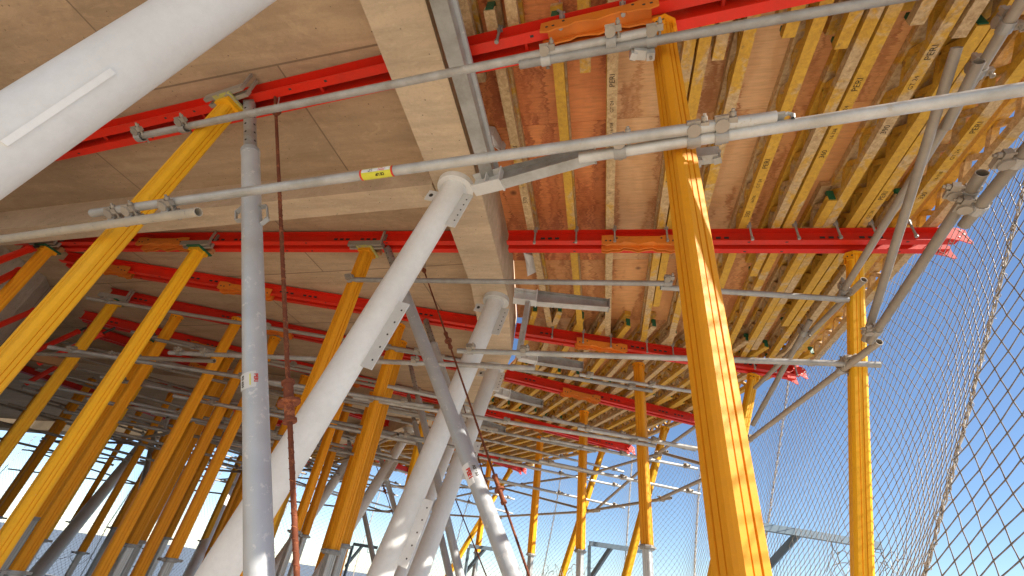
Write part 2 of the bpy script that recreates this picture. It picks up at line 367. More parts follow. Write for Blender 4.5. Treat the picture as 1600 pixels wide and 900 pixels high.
# doubled girders lying beside some of them in the near bay
for i, (x, y0, y1, lb) in enumerate([(.60,1.05,4.6,'bare timber girder doubled beside the fourth one, behind the big orange prop'), (1.50,.9,4.0,'pale bare girder doubled just left of the seventh one in the near bay'),
                         (2.10,1.6,5.0,'yellow girder doubled left of the ninth one in the near bay'), (1.84,2.95,5.9,'short girder starting at the second red beam, left of the eighth one'), (2.34,2.95,5.75,'short girder starting at the second red beam, left of the tenth one')]):
    lattice_girder((x+.02, y0), (x+.02, y1), lb, GRP, ends=True)
for i, x in enumerate([-.86,-.56,-.12,.24,.72,1.10,1.42,1.77,2.03,2.30,2.60]):
    lattice_girder((x, -2.4), (x, 1.66 - .10*(i % 2)), '%s yellow girder from the edge beam in the bay above the topmost red beam' % ordn(i), GRP, lift=.0018)
def lerp(a, b, t): return (a[0]+(b[0]-a[0])*t, a[1]+(b[1]-a[1])*t)
BAY = {(3,4): (13, .05), (4,5): (13, .1), (5,6): (13, .05), (6,7): (9, .0), (7,8): (8, .0)}
for (a, b), (cnt, j) in BAY.items():
    A0, A1 = RAD[a][2], RAD[a][3]; B0, B1 = RAD[b][2], RAD[b][3]
    for k in range(cnt):
        f_ = .05 + .93*k/(cnt-1)
        p = Vector(lerp(A0, A1, f_)); q = Vector(lerp(B0, B1, f_)); d = (q-p).normalized()
        sh = .08*(k % 2)
        p2 = p - d*(.42+sh); q2 = q + d*(.30+sh)
        # inner girders are shorter so they stop at the edge beam
        lattice_girder(p2, q2, '%s girder from the edge beam, between the %s and %s red beams' % (ordn(k), ORD[a], ORD[b]), GRP, dens=.148 if a < 5 else .2, ends=a < 6, lift=.0018*(a % 2)+.0006)
# plywood sheets
def edge_at(y):
    for (x0, y0), (x1, y1) in zip(EDGE, EDGE[1:]):
        if y0 <= y <= y1 and y1 > y0: return x0+(x1-x0)*(y-y0)/(y1-y0)
    return EDGE[-1][0]
def ring_at(y):
    for (x0, y0), (x1, y1) in zip(RINGO, RINGO[1:]):
        if y0 <= y <= y1 and y1 > y0: return x0+(x1-x0)*(y-y0)/(y1-y0)
    return RINGO[-1][0]
xs = [-.972, -.28, .10, .56, 1.26, 1.95, 2.62]
ys = [-7.5, -.2, 2.2, 4.0, 5.30]  # first row is out of view, lengthened backwards to hold off the sun
kinds = {0:'ply_pale',1:'ply_red',2:'ply_pale',3:'ply_pale',4:'ply_tan',5:'ply_tan'}
pk = 0
rowname = ['unseen rear row lengthened to keep shade','row crossing the topmost red beam','row crossing the second red beam','row behind the second red beam']
for j in range(len(ys)-1):
    for i in range(len(xs)-1):
        if i == 1 and False: continue
        kd = kinds[i]
        if i in (0, 1) and j in (1, 2): kd = 'ply_red'
        if j == 3: kd = 'ply_tan'
        xa0, xa1 = (xs[0], xs[0]) if i or j < 2 else ((ring_at(ys[j])+.007, ring_at(ys[j+1])+(.02 if j == 3 else .007)))
        if i: xa0 = xa1 = xs[i]+.0015
        if j == 2 and i == 0: xa0, xa1 = -.975, -1.03
        m = MB().sheet([(xa0, ys[j]+.0015), (xs[i+1]-.0015, ys[j]+.0015), (xs[i+1]-.0015, ys[j+1]-.0015), (xa1, ys[j+1]-.0015)], PLY, PLY+.021)
        tag(m.build('plywood_sheet', kd, base=((xs[i]+xs[i+1])/2, (ys[j]+ys[j+1])/2, PLY)), '%s plywood sheet from the edge beam, %s' % (ordn(i), rowname[j]), 'plywood sheet', 'plywood sheets of the deck')
BN = [(3,(-1.1,5.303),(2.60,5.303)),(4,None,None),(5,None,None),(6,None,None),(7,None,None),(8,None,None)]
def inset(p, q, f): return lerp(p, q, f)
for a, b in ((3,4),(4,5),(5,6),(6,7),(7,8)):
    A0, A1, B0, B1 = RAD[a][2], RAD[a][3], RAD[b][2], RAD[b][3]
    if a == 3: A0, A1 = (-1.21, 5.303), (2.66, 5.303)
    nS = 4
    for k in range(nS):
        f0, f1 = k/nS+.0006, (k+1)/nS-.0006
        if k == nS-1: f1 = .985
        if k == 0: f0 = .035
        quad = [lerp(A0, A1, f0), lerp(A0, A1, f1), lerp(B0, B1, f1), lerp(B0, B1, f0)]
        c = lerp(quad[0], quad[2], .5)
        m = MB().sheet(quad, PLY, PLY+.021)
        tag(m.build('plywood_sheet', 'ply_tan' if k % 2 else 'ply_pale', base=(c[0], c[1], PLY)), '%s plywood sheet from the edge beam, between the %s and %s red beams' % (ordn(k), ORD[a], ORD[b]), 'plywood sheet', 'plywood sheets of the deck')
m = MB().sheet([RAD[8][2], RAD[8][3], (-34,15.4), (-34,13.7), (-20,13.3)], PLY, PLY+.021)
tag(m.build('plywood_deck', 'ply_tan'), 'farthest strip of plywood deck beyond the last red beam at far left', 'plywood deck')

# ---------------- red walers (double channels)
def waler(p, q, label, part_end=True, plates=(), slots=True, inner=False):
    P = Vector((*p, 0)); Q = Vector((*q, 0)); d = (Q-P).normalized(); s = Vector((-d.y, d.x, 0)); L = (Q-P).length
    t = thing('steel_waler', label, 'steel beam', (P.x, P.y, BEAMZ), 'red double channel beams under the deck')
    for sg in (-1, 1):
        m = MB(); off = s*sg
        m.box(P+off*.034+Vector((0,0,BEAMZ+.07)), Q+off*.034+Vector((0,0,BEAMZ+.07)), .007, .128)
        m.box(P+off*.060+Vector((0,0,BEAMZ+.0035)), Q+off*.060+Vector((0,0,BEAMZ+.0035)), .062, .007)
        m.box(P+off*.060+Vector((0,0,BEAMZ+.1365)), Q+off*.060+Vector((0,0,BEAMZ+.1365)), .062, .007)
        m.build('channel', 'red', t)
        if slots:
            h = MB(); x = .35
            while x < L-.2:
                if (x*2.2) % 3 < 1.35:
                    for off2 in (0, .07, .14):
                        c = P+d*(x+off2)+off*.0405+Vector((0,0,BEAMZ+.075))
                        h.box(c-d*.020, c+d*.020, .003, .022)
                else:
                    c = P+d*x+off*.066+Vector((0,0,BEAMZ-.0006)); h.box(c-d*.011, c+d*.011, .014, .0012)
                x += .31
            h.build('hole_pattern', 'dark', t)
    x = .6
    while x < L:
        c = P+d*x; z = BEAMZ+.06
        MB().tube(c-s*.030+Vector((0,0,z)), c+s*.030+Vector((0,0,z)), .014, n=8).build('spacer', 'red', t); x += 1.15
    if part_end:
        for sg in (-1, 1):        # flared end plates with holes
            e = MB()
            base = Q + s*sg*.095
            pts = [(-.10,.01),(.0,-.02),(.05,-.05),(.075,-.045),(.06,.03),(.07,.09),(.02,.12),(-.10,.13)]
            vs = []
            for o_ in (0, .008):
                for (x, z) in pts: vs.append(base + d*x + s*sg*o_ + Vector((0,0,BEAMZ+z)))
            nn = len(pts); e.add(vs, [tuple(range(nn)), tuple(range(nn, 2*nn))[::-1]]+[(i,(i+1)%nn,nn+(i+1)%nn,nn+i) for i in range(nn)])
            e.build('end_plate', 'red', t)
        h = MB()
        for sg in (-1, 1):
            for (x, z) in ((.0,.02),(.05,-.02),(.045,.05),(.03,.09)):
                c = Q+d*x+s*sg*.1045+Vector((0,0,BEAMZ+z)); h.tube(c-s*.001, c+s*.001, .008, n=8)
        h.build('hole_pattern', 'lab_sky_white', t)  # white discs paint in the bright sky showing through the holes
    for u_ in plates:
        u_ = u_ if u_ <= 1 else u_/L
        c = P + d*(L*u_)
        pl = MB()
        pts = [(-.34,.055),(-.34,-.045),(-.29,-.062),(-.24,-.045),(-.17,-.045),(-.13,-.02),(-.06,-.03),(0,-.052),(.06,-.03),(.13,-.02),(.17,-.045),(.24,-.045),(.29,-.062),(.34,-.045),(.34,.055),(.25,.062),(.18,.045),(-.18,.045),(-.25,.062)]
        for sg in (-1, 1):
            base = c - s*.0 + s*sg*.018
            vs = [base + d*x + s*o_ + Vector((0,0,BEAMZ+z-.005)) for o_ in (-.005,.005) for (x, z) in pts]
            nn = len(pts); pl.add(vs, [tuple(range(nn)), tuple(range(nn,2*nn))[::-1]]+[(i,(i+1)%nn,nn+(i+1)%nn,nn+i) for i in range(nn)])
        # outer plate hung on near side, protrudes below the flange
        base = c - s*.098
        vs = [base + d*x + s*o_ + Vector((0,0,BEAMZ+z-.002)) for o_ in (-.005,.005) for (x, z) in pts]
        pl.add(vs, [tuple(range(nn)), tuple(range(nn,2*nn))[::-1]]+[(i,(i+1)%nn,nn+(i+1)%nn,nn+i) for i in range(nn)])
        pl.box(c-d*.30-s*.05+Vector((0,0,BEAMZ-.006)), c+d*.30-s*.05+Vector((0,0,BEAMZ-.006)), .085, .008)
        po = pl.build('splice_plate', 'splice', t)
        hh = MB()
        for x in (-.30,-.26,-.20,.20,.26,.30):
            cc = base - s*.006 + d*x + Vector((0,0,BEAMZ-.01 if abs(x) > .22 else BEAMZ+.02)); hh.tube(cc-s*.001, cc+s*.001, .009, n=8)
        hh.build('plate_hole', 'dark', po)
    return t
SPL = {1:([.30,.02],[.265]),2:([2.25],[.33]),3:([.10,2.4],[.30]),4:([2.3],[.36]),5:([2.0,4.2],[.33]),6:([2.0],[.4]),7:([2.],[.4]),8:([2.],[.4])}
for k, (a, b, c, d) in RAD.items():
    waler(a, b, '%s red beam in the picture, its length under the concrete slab at left' % ORD[k], False, SPL[k][0], slots=k < 6)
    waler(c, d, '%s red beam in the picture, its length under the plywood deck at right' % ORD[k], True, SPL[k][1], slots=k < 6)

# clamps fixing girders to the red beams
def clamp_at(x, y, lab):
    t = thing('girder_clamp', lab, 'clamp', (x, y, GB), 'small steel clamps on the red beams')
    m = MB(); m.path([(x+.05,y-.11,BEAMZ-.01),(x+.05,y-.112,GB+.02),(x+.02,y-.11,GB+.065)], .009, 6)
    m.cube((x+.05,y-.105,BEAMZ+.15), .035, .02, .05); m.build('hook', 'galv', t)
    MB().tube((x+.05,y-.11,BEAMZ-.03),(x+.05,y-.11,BEAMZ-.005), .014, n=6).build('nut', 'galv', t)
for i, x in enumerate(XA[:10]):
    clamp_at(x, 1.45-.1*(x+1)*.95+.0, 'steel hook clamp holding the %s girder to the topmost red beam' % ordn(i))
    clamp_at(x, 3.33, 'steel hook clamp holding the %s girder to the second red beam' % ordn(i))
    clamp_at(x, 5.42+.27*(x), 'steel hook clamp holding the %s girder to the third red beam' % ordn(i))

# ---------------- orange props
def prop_profile(w=.122, c=.020, gw=.009, gd=.009):
    h = w/2; side = [(-h+c, -h), (-.018, -h), (-.0165, -h+.008), (-.0125, -h+.008), (-.011, -h+.0015), (.011, -h+.0015), (.0125, -h+.008), (.0165, -h+.008), (.018, -h), (h-c, -h), (h-c*.45, -h+c*.45)]
    out = []
    for k in range(4):
        ca, sa = [(1,0),(0,1),(-1,0),(0,-1)][k]
        out += [(x*ca-y*sa, x*sa+y*ca) for x, y in side]
    return out
PROF = prop_profile()
def orange_prop(top, foot, collar, label, kind='plain', mat='orange', rot=.5, grp='orange aluminium props', head_dir=0., delta=0.):
    top = Vector(top); foot = Vector(foot); ax = (top-foot).normalized()
    t = thing('shoring_prop', label, 'prop', foot, grp)
    d, a, b = frame(foot, top)
    if rot == 'cam': rot = math.atan2(-foot.x, -foot.y) - R_(225) + delta; PR = [(x*.90, y*.90) for x, y in PROF]
    else: PR = PROF
    zc = collar
    pc = foot + ax*((zc-foot.z)/ax.z)
    ot = top - ax*.05
    MB().prism(PR, pc, ot, rot=rot).build('outer_tube', mat, t)
    m = MB().prism([(x*.78, y*.78) for x, y in PROF], foot+ax*.01, pc, rot=rot); m.build('inner_tube', 'alu', t)
    c = MB(); c.tube(pc-ax*.045, pc+ax*.0, .082, n=12); c.tube(pc-ax*.03, pc-ax*.015, .10, n=12)
    for s_ in (-1, 1):
        c.box(pc-ax*.022+a*s_*.07, pc-ax*.022+a*s_*.155, .05, .03); c.tube(pc-ax*.022+a*s_*.15-b*.03, pc-ax*.022+a*s_*.15+b*.03, .012, n=6)
    c.build('collar_nut', 'galv', t)
    MB().box(foot, foot+Vector((0,0,.012)), .16, .16, up=(1,0,0)).build('base_plate', 'galv', t)
    hp = MB()
    if kind == 'plain':
        n8 = [(.062*1.15*math.cos(R_(22.5+45*i)+.0), .062*1.15*math.sin(R_(22.5+45*i))) for i in range(8)]
        hp.prism([(x*1.22, y*1.22) for x, y in n8], ot, ot+ax*.012, rot=rot)
        for i in range(4):
            an = rot + R_(45+90*i); e = a*math.cos(an)+b*math.sin(an); sd_ = ax.cross(e)
            hp.box(ot+e*.068-sd_*.028-ax*.03, ot+e*.068+sd_*.028-ax*.03, .07, .012, up=e)
        hp.build('head_plate', mat, t)
        MB().box(ot+ax*.012, top, .05, .05).build('head_spigot', 'galv', t)
        h2 = MB()
        for i in range(4):
            for kx in (-.018, .018):
                an = rot + R_(45+90*i); e = a*math.cos(an)+b*math.sin(an); sd_ = ax.cross(e)
                c0 = ot+e*.0745+sd_*kx-ax*.03; h2.tube(c0, c0+e*.001, .007, n=8)
        h2.build('bolt_hole', 'dark', t)
    else:
        # head with worn lime plate, timber wedge and two short steel channels below the red beam
        cdir = Vector((math.cos(head_dir), math.sin(head_dir), 0)); sdir = Vector((-cdir.y, cdir.x, 0))
        hz = Vector((top.x, top.y, BEAMZ))
        MB().box(hz-Vector((0,0,.066))-cdir*.10, hz-Vector((0,0,.066))+cdir*.10, .17, .016).build('head_plate', 'lime' if kind == 'lime' else 'green', t)
        MB().box(hz-Vector((0,0,.092))-cdir*.075, hz-Vector((0,0,.092))+cdir*.075, .13, .034).build('head_block', mat, t)
        MB().box(hz-Vector((0,0,.030))+cdir*.055-sdir*.12, hz-Vector((0,0,.030))+cdir*.055+sdir*.12, .05, .054).build('timber_wedge', 'timber_block', t)
        for s_ in (-.035, -.085):
            MB().box(hz+cdir*s_-sdir*.19-Vector((0,0,.028)), hz+cdir*s_+sdir*.19-Vector((0,0,.028)), .028, .056).build('head_channel', 'weathered', t)
            MB().box(hz+cdir*s_-sdir*.185-Vector((0,0,-.04)), hz+cdir*s_-sdir*.165-Vector((0,0,-.04)), .02, .19).build('head_hook', 'weathered', t)
    return t
FZ = FLOOR
def vprop(x, y, collar, label, **k): return orange_prop((x, y, BEAMZ), (x, y, FZ), collar, label, **k)
vprop(.33, 1.34, -.9, 'big near orange prop right of centre, dappled with sun, under the topmost red beam', rot='cam', delta=.05)
vprop(.49, 5.80, .58, 'upright orange prop under the third red beam, just left of the big near prop', rot=.4)
vprop(-.32, 7.82, .62, 'upright orange prop under the fourth red beam right of the grey steel props', rot=.4)
vprop(-1.30, 9.56, .60, 'upright orange prop under the fifth red beam, nearest the grey steel props', rot=.4)
vprop(-2.95, 12.1, .65, 'thin distant upright orange prop under the sixth red beam', rot=.4)
orange_prop((-2.74, 1.54, BEAMZ), tuple(Vector((-2.74,1.54,BEAMZ)) + (ray(-2,582)*.00335-Vector((-2.74,1.54,BEAMZ)))*((FZ-BEAMZ)/((ray(-2,582)*.00335).z-BEAMZ))), -.75, 'widest yellow orange prop slanting across the upper left under the topmost red beam', kind='lime', mat='yellow_orange', rot='cam', delta=.32, head_dir=1.4)
vprop(-4.70, 1.66, -.6, 'orange prop mostly hidden behind the big white column at upper left', kind='green', mat='orange', rot=.35, head_dir=1.4)
vprop(-2.42, 3.26, -.4, 'orange prop under the second red beam beside the near white column', kind='lime', mat='orange', rot=.35, head_dir=1.57)
vprop(-4.48, 3.20, -.75, 'paint-chipped yellow orange prop under the second red beam, left of the grey steel prop', kind='green', mat='yellow_orange', rot=.35, head_dir=1.57)
vprop(-6.62, 3.13, -.3, 'orange prop at the left edge under the inner end of the second red beam', kind='green', mat='orange', rot=.35, head_dir=1.57)
vprop(-2.70, 4.86, .12, 'orange prop pair member in front, under the third red beam beside the near white column', mat='orange', rot=.35)
vprop(-2.86, 5.35, .20, 'orange prop standing directly behind its twin beside the near white column', mat='orange', rot=.35)
vprop(-5.20, 4.78, -.7, 'smooth bright orange prop just left of the grey steel prop, under the fourth red beam', mat='orange', rot=.5)
vprop(-6.90, 4.30, -.5, 'yellow orange prop at left under the fourth red beam, behind the widest prop', kind='green', mat='yellow_orange', rot=.35, head_dir=1.9)
vprop(-7.55, 5.55, .05, 'dark orange prop left of the chipped prop, under the fifth red beam', kind='green', mat='orange', rot=.3, head_dir=2.0)
vprop(-4.55, 6.95, .35, 'orange prop behind the near white column under the fifth red beam', mat='orange', rot=.3)
vprop(-4.95, 7.86, .35, 'slim orange prop between the grey steel prop and the prop pair, in the deeper row', mat='orange', rot=.3)
for i, (x, y, c, lb) in enumerate([(-8.2,6.3,.1,'shaded orange prop in the left thicket, behind the chipped prop'), (-7.2,7.0,.25,'shaded orange prop in the left thicket, right of the bright orange prop foot'),
      (-6.4,6.1,.2,'rust-toned orange prop beside the bright orange prop at lower left'), (-9.6,7.2,.2,'shaded orange prop at lower left, between the widest and the chipped props'), (-11.2,7.6,.3,'orange prop in the far left thicket nearest the left edge'),
      (-8.2,8.5,.35,'thin orange prop low in the left thicket in front of the net'), (-6.3,8.9,.35,'thin orange prop just left of the grey steel prop foot'), (-10.5,9.4,.4,'thin distant orange prop low at left near the far net'), 
      (-6.0,7.3,.3,'orange prop seen directly left of the grey steel prop, low down'), (-5.6,10.6,.5,'distant slim orange prop right of the rusty rod foot'), (-12.8,8.6,.3,'distant orange prop at the far left above the frame corner'), (-7.0,9.9,.4,'distant thin orange prop behind the grey steel prop'),
      (-9.2,10.6,.4,'farthest orange prop low at left under the seventh red beam'), (-12.0,11.2,.4,'farthest orange prop at left in front of the pale sky')]):
    vprop(x, y, c-.3, lb, mat='orange' if i % 3 else 'yellow_orange', rot=.3)
_used = [(-8.2,6.3),(-7.2,7.0),(-6.4,6.1),(-9.6,7.2),(-11.2,7.6),(-8.2,8.5),(-6.3,8.9),(-10.5,9.4),(-6.0,7.3),(-5.6,10.6),(-12.8,8.6),(-7.0,9.9),(-9.2,10.6),(-12.0,11.2),(-4.55,6.95),(-4.95,7.86),(-7.55,5.55),(-6.9,4.3)]
_n = 0
for k in (4, 5, 6, 7, 8):
    for q_, f_ in enumerate((.10, .22, .34, .46, .56)):
        x, y = lerp(RAD[k][0], RAD[k][3], f_)
        if k == 4 and q_ > 2: continue
        if min(math.dist((x, y), u_) for u_ in _used) < .55: continue
        vprop(x, y, random.uniform(-.75, .15), '%s prop out from the wall along the %s red beam, in the left thicket' % (['nearest','second','third','fourth','fifth'][q_], ORD[k]), mat='orange' if (k+q_) % 3 else 'yellow_orange', rot=.3+.2*(q_ % 3))
        if (k+q_) % 2 and k < 7:
            vprop(x+.20, y+.14, random.uniform(-.75, .15), 'twin standing right behind the %s prop from the wall, %s red beam' % (['nearest','second','third','fourth','fifth'][q_], ORD[k]), mat='orange', rot=.5)
def iprop(top, fpx, z, label, **k):
    """raking prop: foot lies on the line from top through the seen low point"""
    T = Vector((*top, BEAMZ)); D = ray(*fpx)
    tt = (T.x*D.x+T.y*D.y)/(D.x**2+D.y**2) if z is None else z
    q = D*tt; dd = (q-T); F = T + dd*((FZ-T.z)/dd.z)
    return orange_prop(T, F, k.pop('collar', -.9), label, mat='yellow_orange', **{'rot': 'cam', **k})
iprop((2.18, 3.45), (1347, 880), None, 'tall orange prop at the right whose sunlit side shows the net shadow', rot='cam', delta=.15)
iprop((2.02, 6.02), (1158, 685), None, 'raking yellow prop half hidden behind the big near prop, under the third red beam')
iprop((1.14, 8.41), (978, 900), None, 'raking yellow prop crossing behind the upright prop left of the big near prop')
iprop((.02, 10.18), (878, 900), None, 'raking yellow prop crossing behind the second upright prop from the big near prop')
iprop((-2.5, 12.9), (735, 840), None, 'distant raking yellow prop under the sixth red beam outer end')
iprop((2.05, 1.12), (1780, 700), None, 'orange prop at the top right corner of the picture')

# ---------------- inclined white columns
def column(top, low, label, r=.098, gus=True, big=False, gtop=.55, glow=None):
    top = Vector(top); low = Vector(low); d = (low-top).normalized(); foot = top + d*((FZ-top.z)/d.z)
    t = thing('steel_column', label, 'column', foot, 'inclined white steel columns')
    MB().tube(foot, top, r, n=40).build('shaft', 'white', t)
    MB().tube(top-Vector((0,0,.02)), top+Vector((0,0,.03)), r*1.5, n=40).build('cap_flange', 'white', t)
    dd, a, b = frame(foot, top)
    toc = (-top); sd_ = d.cross(toc).normalized()
    out = Vector((1, 0, 0)); out = (out - d*out.dot(d)).normalized()
    lug = MB(); c = top + d*.13 - out*(r+.05)
    lug.box(c-d*.05, c+d*.05, .11, .012, up=d.cross(out)); lo = lug.build('lug', 'white', t)
    hh = MB(); n_ = d.cross(out); hh.tube(c-n_*.0072-out*.015, c+n_*.0072-out*.015, .018, n=12); hh.build('lug_hole', 'dark', lo)
    for g0, L in ((gtop, .34),) + (((glow, .50),) if glow else ()) :
        c = top + d*g0 + out*(r+.035)
        gm = MB(); n2 = d.cross(out)
        gm.box(c-d*L/2, c+d*L/2, .10, .012, up=n2) ; go = gm.build('gusset_plate', 'white', t)
        hh = MB()
        for k in range(5):
            cc = c + d*(-L/2+.06+k*(L-.12)/4) + out*.022; hh.tube(cc-n2*.0072, cc+n2*.0072, .007, n=8)
        hh.build('bolt_hole', 'dark', go)
    return t
Z0 = CBZ-.03
def ctop(px, py): return at(px, py, Z0)
column(ctop(712, 293), atd(345, 890, 2.28), 'near white column across the middle, touched by two spots of sun', glow=1.35, gtop=.22)
c0b = ray(20, 215)*.0019; c0a = ray(330, 8)*.0024; c0t = c0a + (c0a-c0b)*((Z0-c0a.z)/(c0a.z-c0b.z))
C0 = column(c0t, c0b, 'very large white column crossing the upper left corner', r=.099, gtop=.2, glow=None)
_d = (c0a-c0b).normalized(); _v = (-(c0a+c0b)/2); _v = (_v-_d*_v.dot(_d)).normalized(); _s = _d.cross(_v); _s = _s if _s.z > 0 else -_s
_p = c0b + _d*.02 - _s*.0 + _v*.1005
MB().box(_p-_d*.06, _p+_d*.30, .018, .016, up=_v).build('weld_bar', 'white', C0)
column(ctop(775, 470), ray(600, 885)*.0050, 'second white column, rising to the edge beam behind the leaning grey props', gtop=.25, glow=2.35)
column(ctop(772, 575), ray(660, 880)*.0063, 'third white column, just right of and behind the second', gtop=.25, glow=1.5)
column(ctop(725, 640), ray(628, 890)*.0080, 'fourth white column, thin strip seen between the second and third', gtop=.25, glow=None, r=.09)
column(ctop(640, 672), ray(508, 885)*.0095, 'fifth white column, in the gap left of the second column', gtop=.25, glow=1.3, r=.095)
column(ctop(568, 685), ray(428, 890)*.0105, 'sixth white column, behind the orange prop pair', gtop=.25, glow=1.3, r=.095)
column(ctop(232, 682), ray(62, 890)*.0125, 'far white column leaning across the pale sky at lower left', gtop=.3, r=.13)
column(ctop(318, 700), ray(180, 890)*.0125, 'far white column behind the bright orange prop at lower left', gtop=.3, r=.12)
column(ctop(380, 725), ray(300, 890)*.0135, 'far white column close left of the grey steel prop foot', gtop=.3, r=.12)

# ---------------- grey telescopic steel props
def steel_prop(top, low, zj, label, ro=.054, ri=.040, perforate=True, ext=True):
    top = Vector(top); low = Vector(low); d = (low-top).normalized()
    foot = top + d*((FZ-top.z)/d.z); J = top + d*((zj-top.z)/d.z)
    t = thing('push_pull_prop', label, 'steel prop', foot, 'grey telescopic steel props')
    MB().tube(foot+Vector((0,0,.02)), J, ro, n=28).build('outer_tube', 'galv_blue', t)
    MB().tube(J, top-(-d)*.04, ri, n=24).build('inner_tube', 'galv', t)
    MB().tube(J-d*.005, J+d*.03, ro*1.05, n=28).build('joint_ring', 'galv_blue', t)
    MB().box(top, top+d*.08, ri*1.2, ri*1.7).build('head_fork', 'weathered', t)
    MB().box(foot, foot+Vector((0,0,.02)), .15, .15, up=(1,0,0)).build('base_plate', 'galv', t)
    h = MB(); toc = (-(top+J)/2); n_ = (toc - d*toc.dot(d)).normalized(); sd_ = d.cross(n_)
    L = (J-top).length; k = .14
    for a_ in (n_*.75+sd_*.66, n_*.75-sd_*.66):
        a_ = a_.normalized(); k = .12
        while k < L-.04:
            c = top+d*k+a_*ri; h.tube(c-a_*.001, c+a_*.0012, .0085, n=8); k += .09
    h.build('pin_hole', 'dark', t)
    return t, d, J, foot
def wrap_label(parent, c, d, r, facing, hgt, arc, mat, name='sticker'):
    n_ = (facing - d*facing.dot(d)).normalized(); sd_ = n_.cross(d)
    K = 12; vs = []
    for i in range(K+1):
        an = -arc/2+arc*i/K; e = n_*math.cos(an)+sd_*math.sin(an)
        vs += [c - d*hgt/2 + e*(r+.0015), c + d*hgt/2 + e*(r+.0015)]
    return MB().add(vs, [(2*i, 2*i+2, 2*i+3, 2*i+1) for i in range(K)], True).build(name, mat, parent), n_, sd_
# RS prop in the left foreground
tS, dS, JS, _ = steel_prop(at(390, 160, 2.79), atd(403, 900, 1.78), 2.28, 'thick grey telescopic prop standing left of the rusty rod, with a white size sticker', ro=.057, ri=.042)
c = None
for kk in range(0, 400):
    p_ = JS + dS*(kk*.01)
    cc = ROT.transposed() @ p_
    if 450 - FPX*cc.y/(-cc.z) > 597: c = p_; break
st, n_, sd_ = wrap_label(tS, c, dS, .057, -c, .085, 2.9, 'lab_sky_white')
for an, txt, sz in ((.95, 'RS 650', .026),):
    e = (n_*math.cos(an)+sd_*math.sin(an)); 
    text_on(txt, c+e*.0595, dS, e, .022, 'black_ink', st, bold=.0006)
    e2 = (n_*math.cos(-1.0)+sd_*math.sin(-1.0)); text_on('RS 650', c+e2*.0595, dS, e2, .022, 'black_ink', st, bold=.0006)
e = n_*math.cos(.1)+sd_*math.sin(.1)
text_on('PERI', c+e*.0595-dS*.004, dS, e, .024, 'lab_red', st, bold=.001)
e = n_*math.cos(-.32)+sd_*math.sin(-.32)
b_ = MB().box(c+e*.059-dS*.03, c+e*.059+dS*.03, .005, .001, up=e).build('sticker_stripe', 'lab_yellow', st)
for sg in (-1, 1):
    hd = MB()
    side = dS.cross(Vector((0,1,0))).normalized()*sg
    p0 = JS+dS*.56
    pts = [p0+side*.05, p0+side*.10+dS*.01, p0+side*.105+dS*.12, p0+side*.05+dS*.15] if sg > 0 else [p0-dS*.05+side*.05, p0-dS*.02+side*.10, p0+dS*.05+side*.10, p0+dS*.07+side*.04]
    for a1, b1 in zip(pts, pts[1:]): hd.box(a1, b1, .03, .007)
    hd.build('grip_handle', 'galv_bright', tS)
for (tp, lw, dep, zj, lb, ro, sticker) in [((605,388),(797,895),2.35,2.45,'leaning grey telescopic prop with red and white sticker, crossing the second white column',.050,(745,795)),
      ((665,500),(792,885),3.3,2.35,'slimmer leaning grey telescopic prop just behind and right of the stickered one',.046,(762,800)),
      ((640,565),(716,890),4.6,2.1,'perforated grey telescopic prop, third in line, half hidden by white columns',.045,None),
      ((638,617),(700,890),5.6,2.2,'perforated grey telescopic prop, fourth in line, behind the second white column',.045,None),
      ((578,655),(640,880),7.0,2.35,'thin far grey telescopic prop left of the fifth white column',.045,None),
      ((540,665),(572,820),8.6,2.35,'thin far grey telescopic prop behind the orange prop pair',.045,None),
      ((248,650),(190,895),7.5,2.3,'far grey prop at lower left leaning opposite to the far white column',.055,None)]:
    T = at(*tp, 2.79); Lw = atd(*lw, dep)
    tt, dd, J, _ = steel_prop(T, Lw, zj, lb, ro=ro, ri=ro*.76)
    if sticker:
        best = min((abs((450 - FPX*(ROT.transposed() @ (J+dd*kk*.02)).y/(-(ROT.transposed() @ (J+dd*kk*.02)).z)) - sticker[0]), kk) for kk in range(5, 260))[1]
        c = J+dd*best*.02
        st, n_, sd_ = wrap_label(tt, c, dd, ro, -c, .14, 2.6, 'lab_sky_white')
        e = (n_*math.cos(-.35)+sd_*math.sin(-.35)).normalized(); text_on('PERI', c+e*(ro+.004), dd, e, .036, 'lab_red', st, bold=.002)
        e = (n_*math.cos(.45)+sd_*math.sin(.45)).normalized(); text_on('RS 650', c+e*(ro+.004), dd, e, .026, 'black_ink', st, bold=.001)

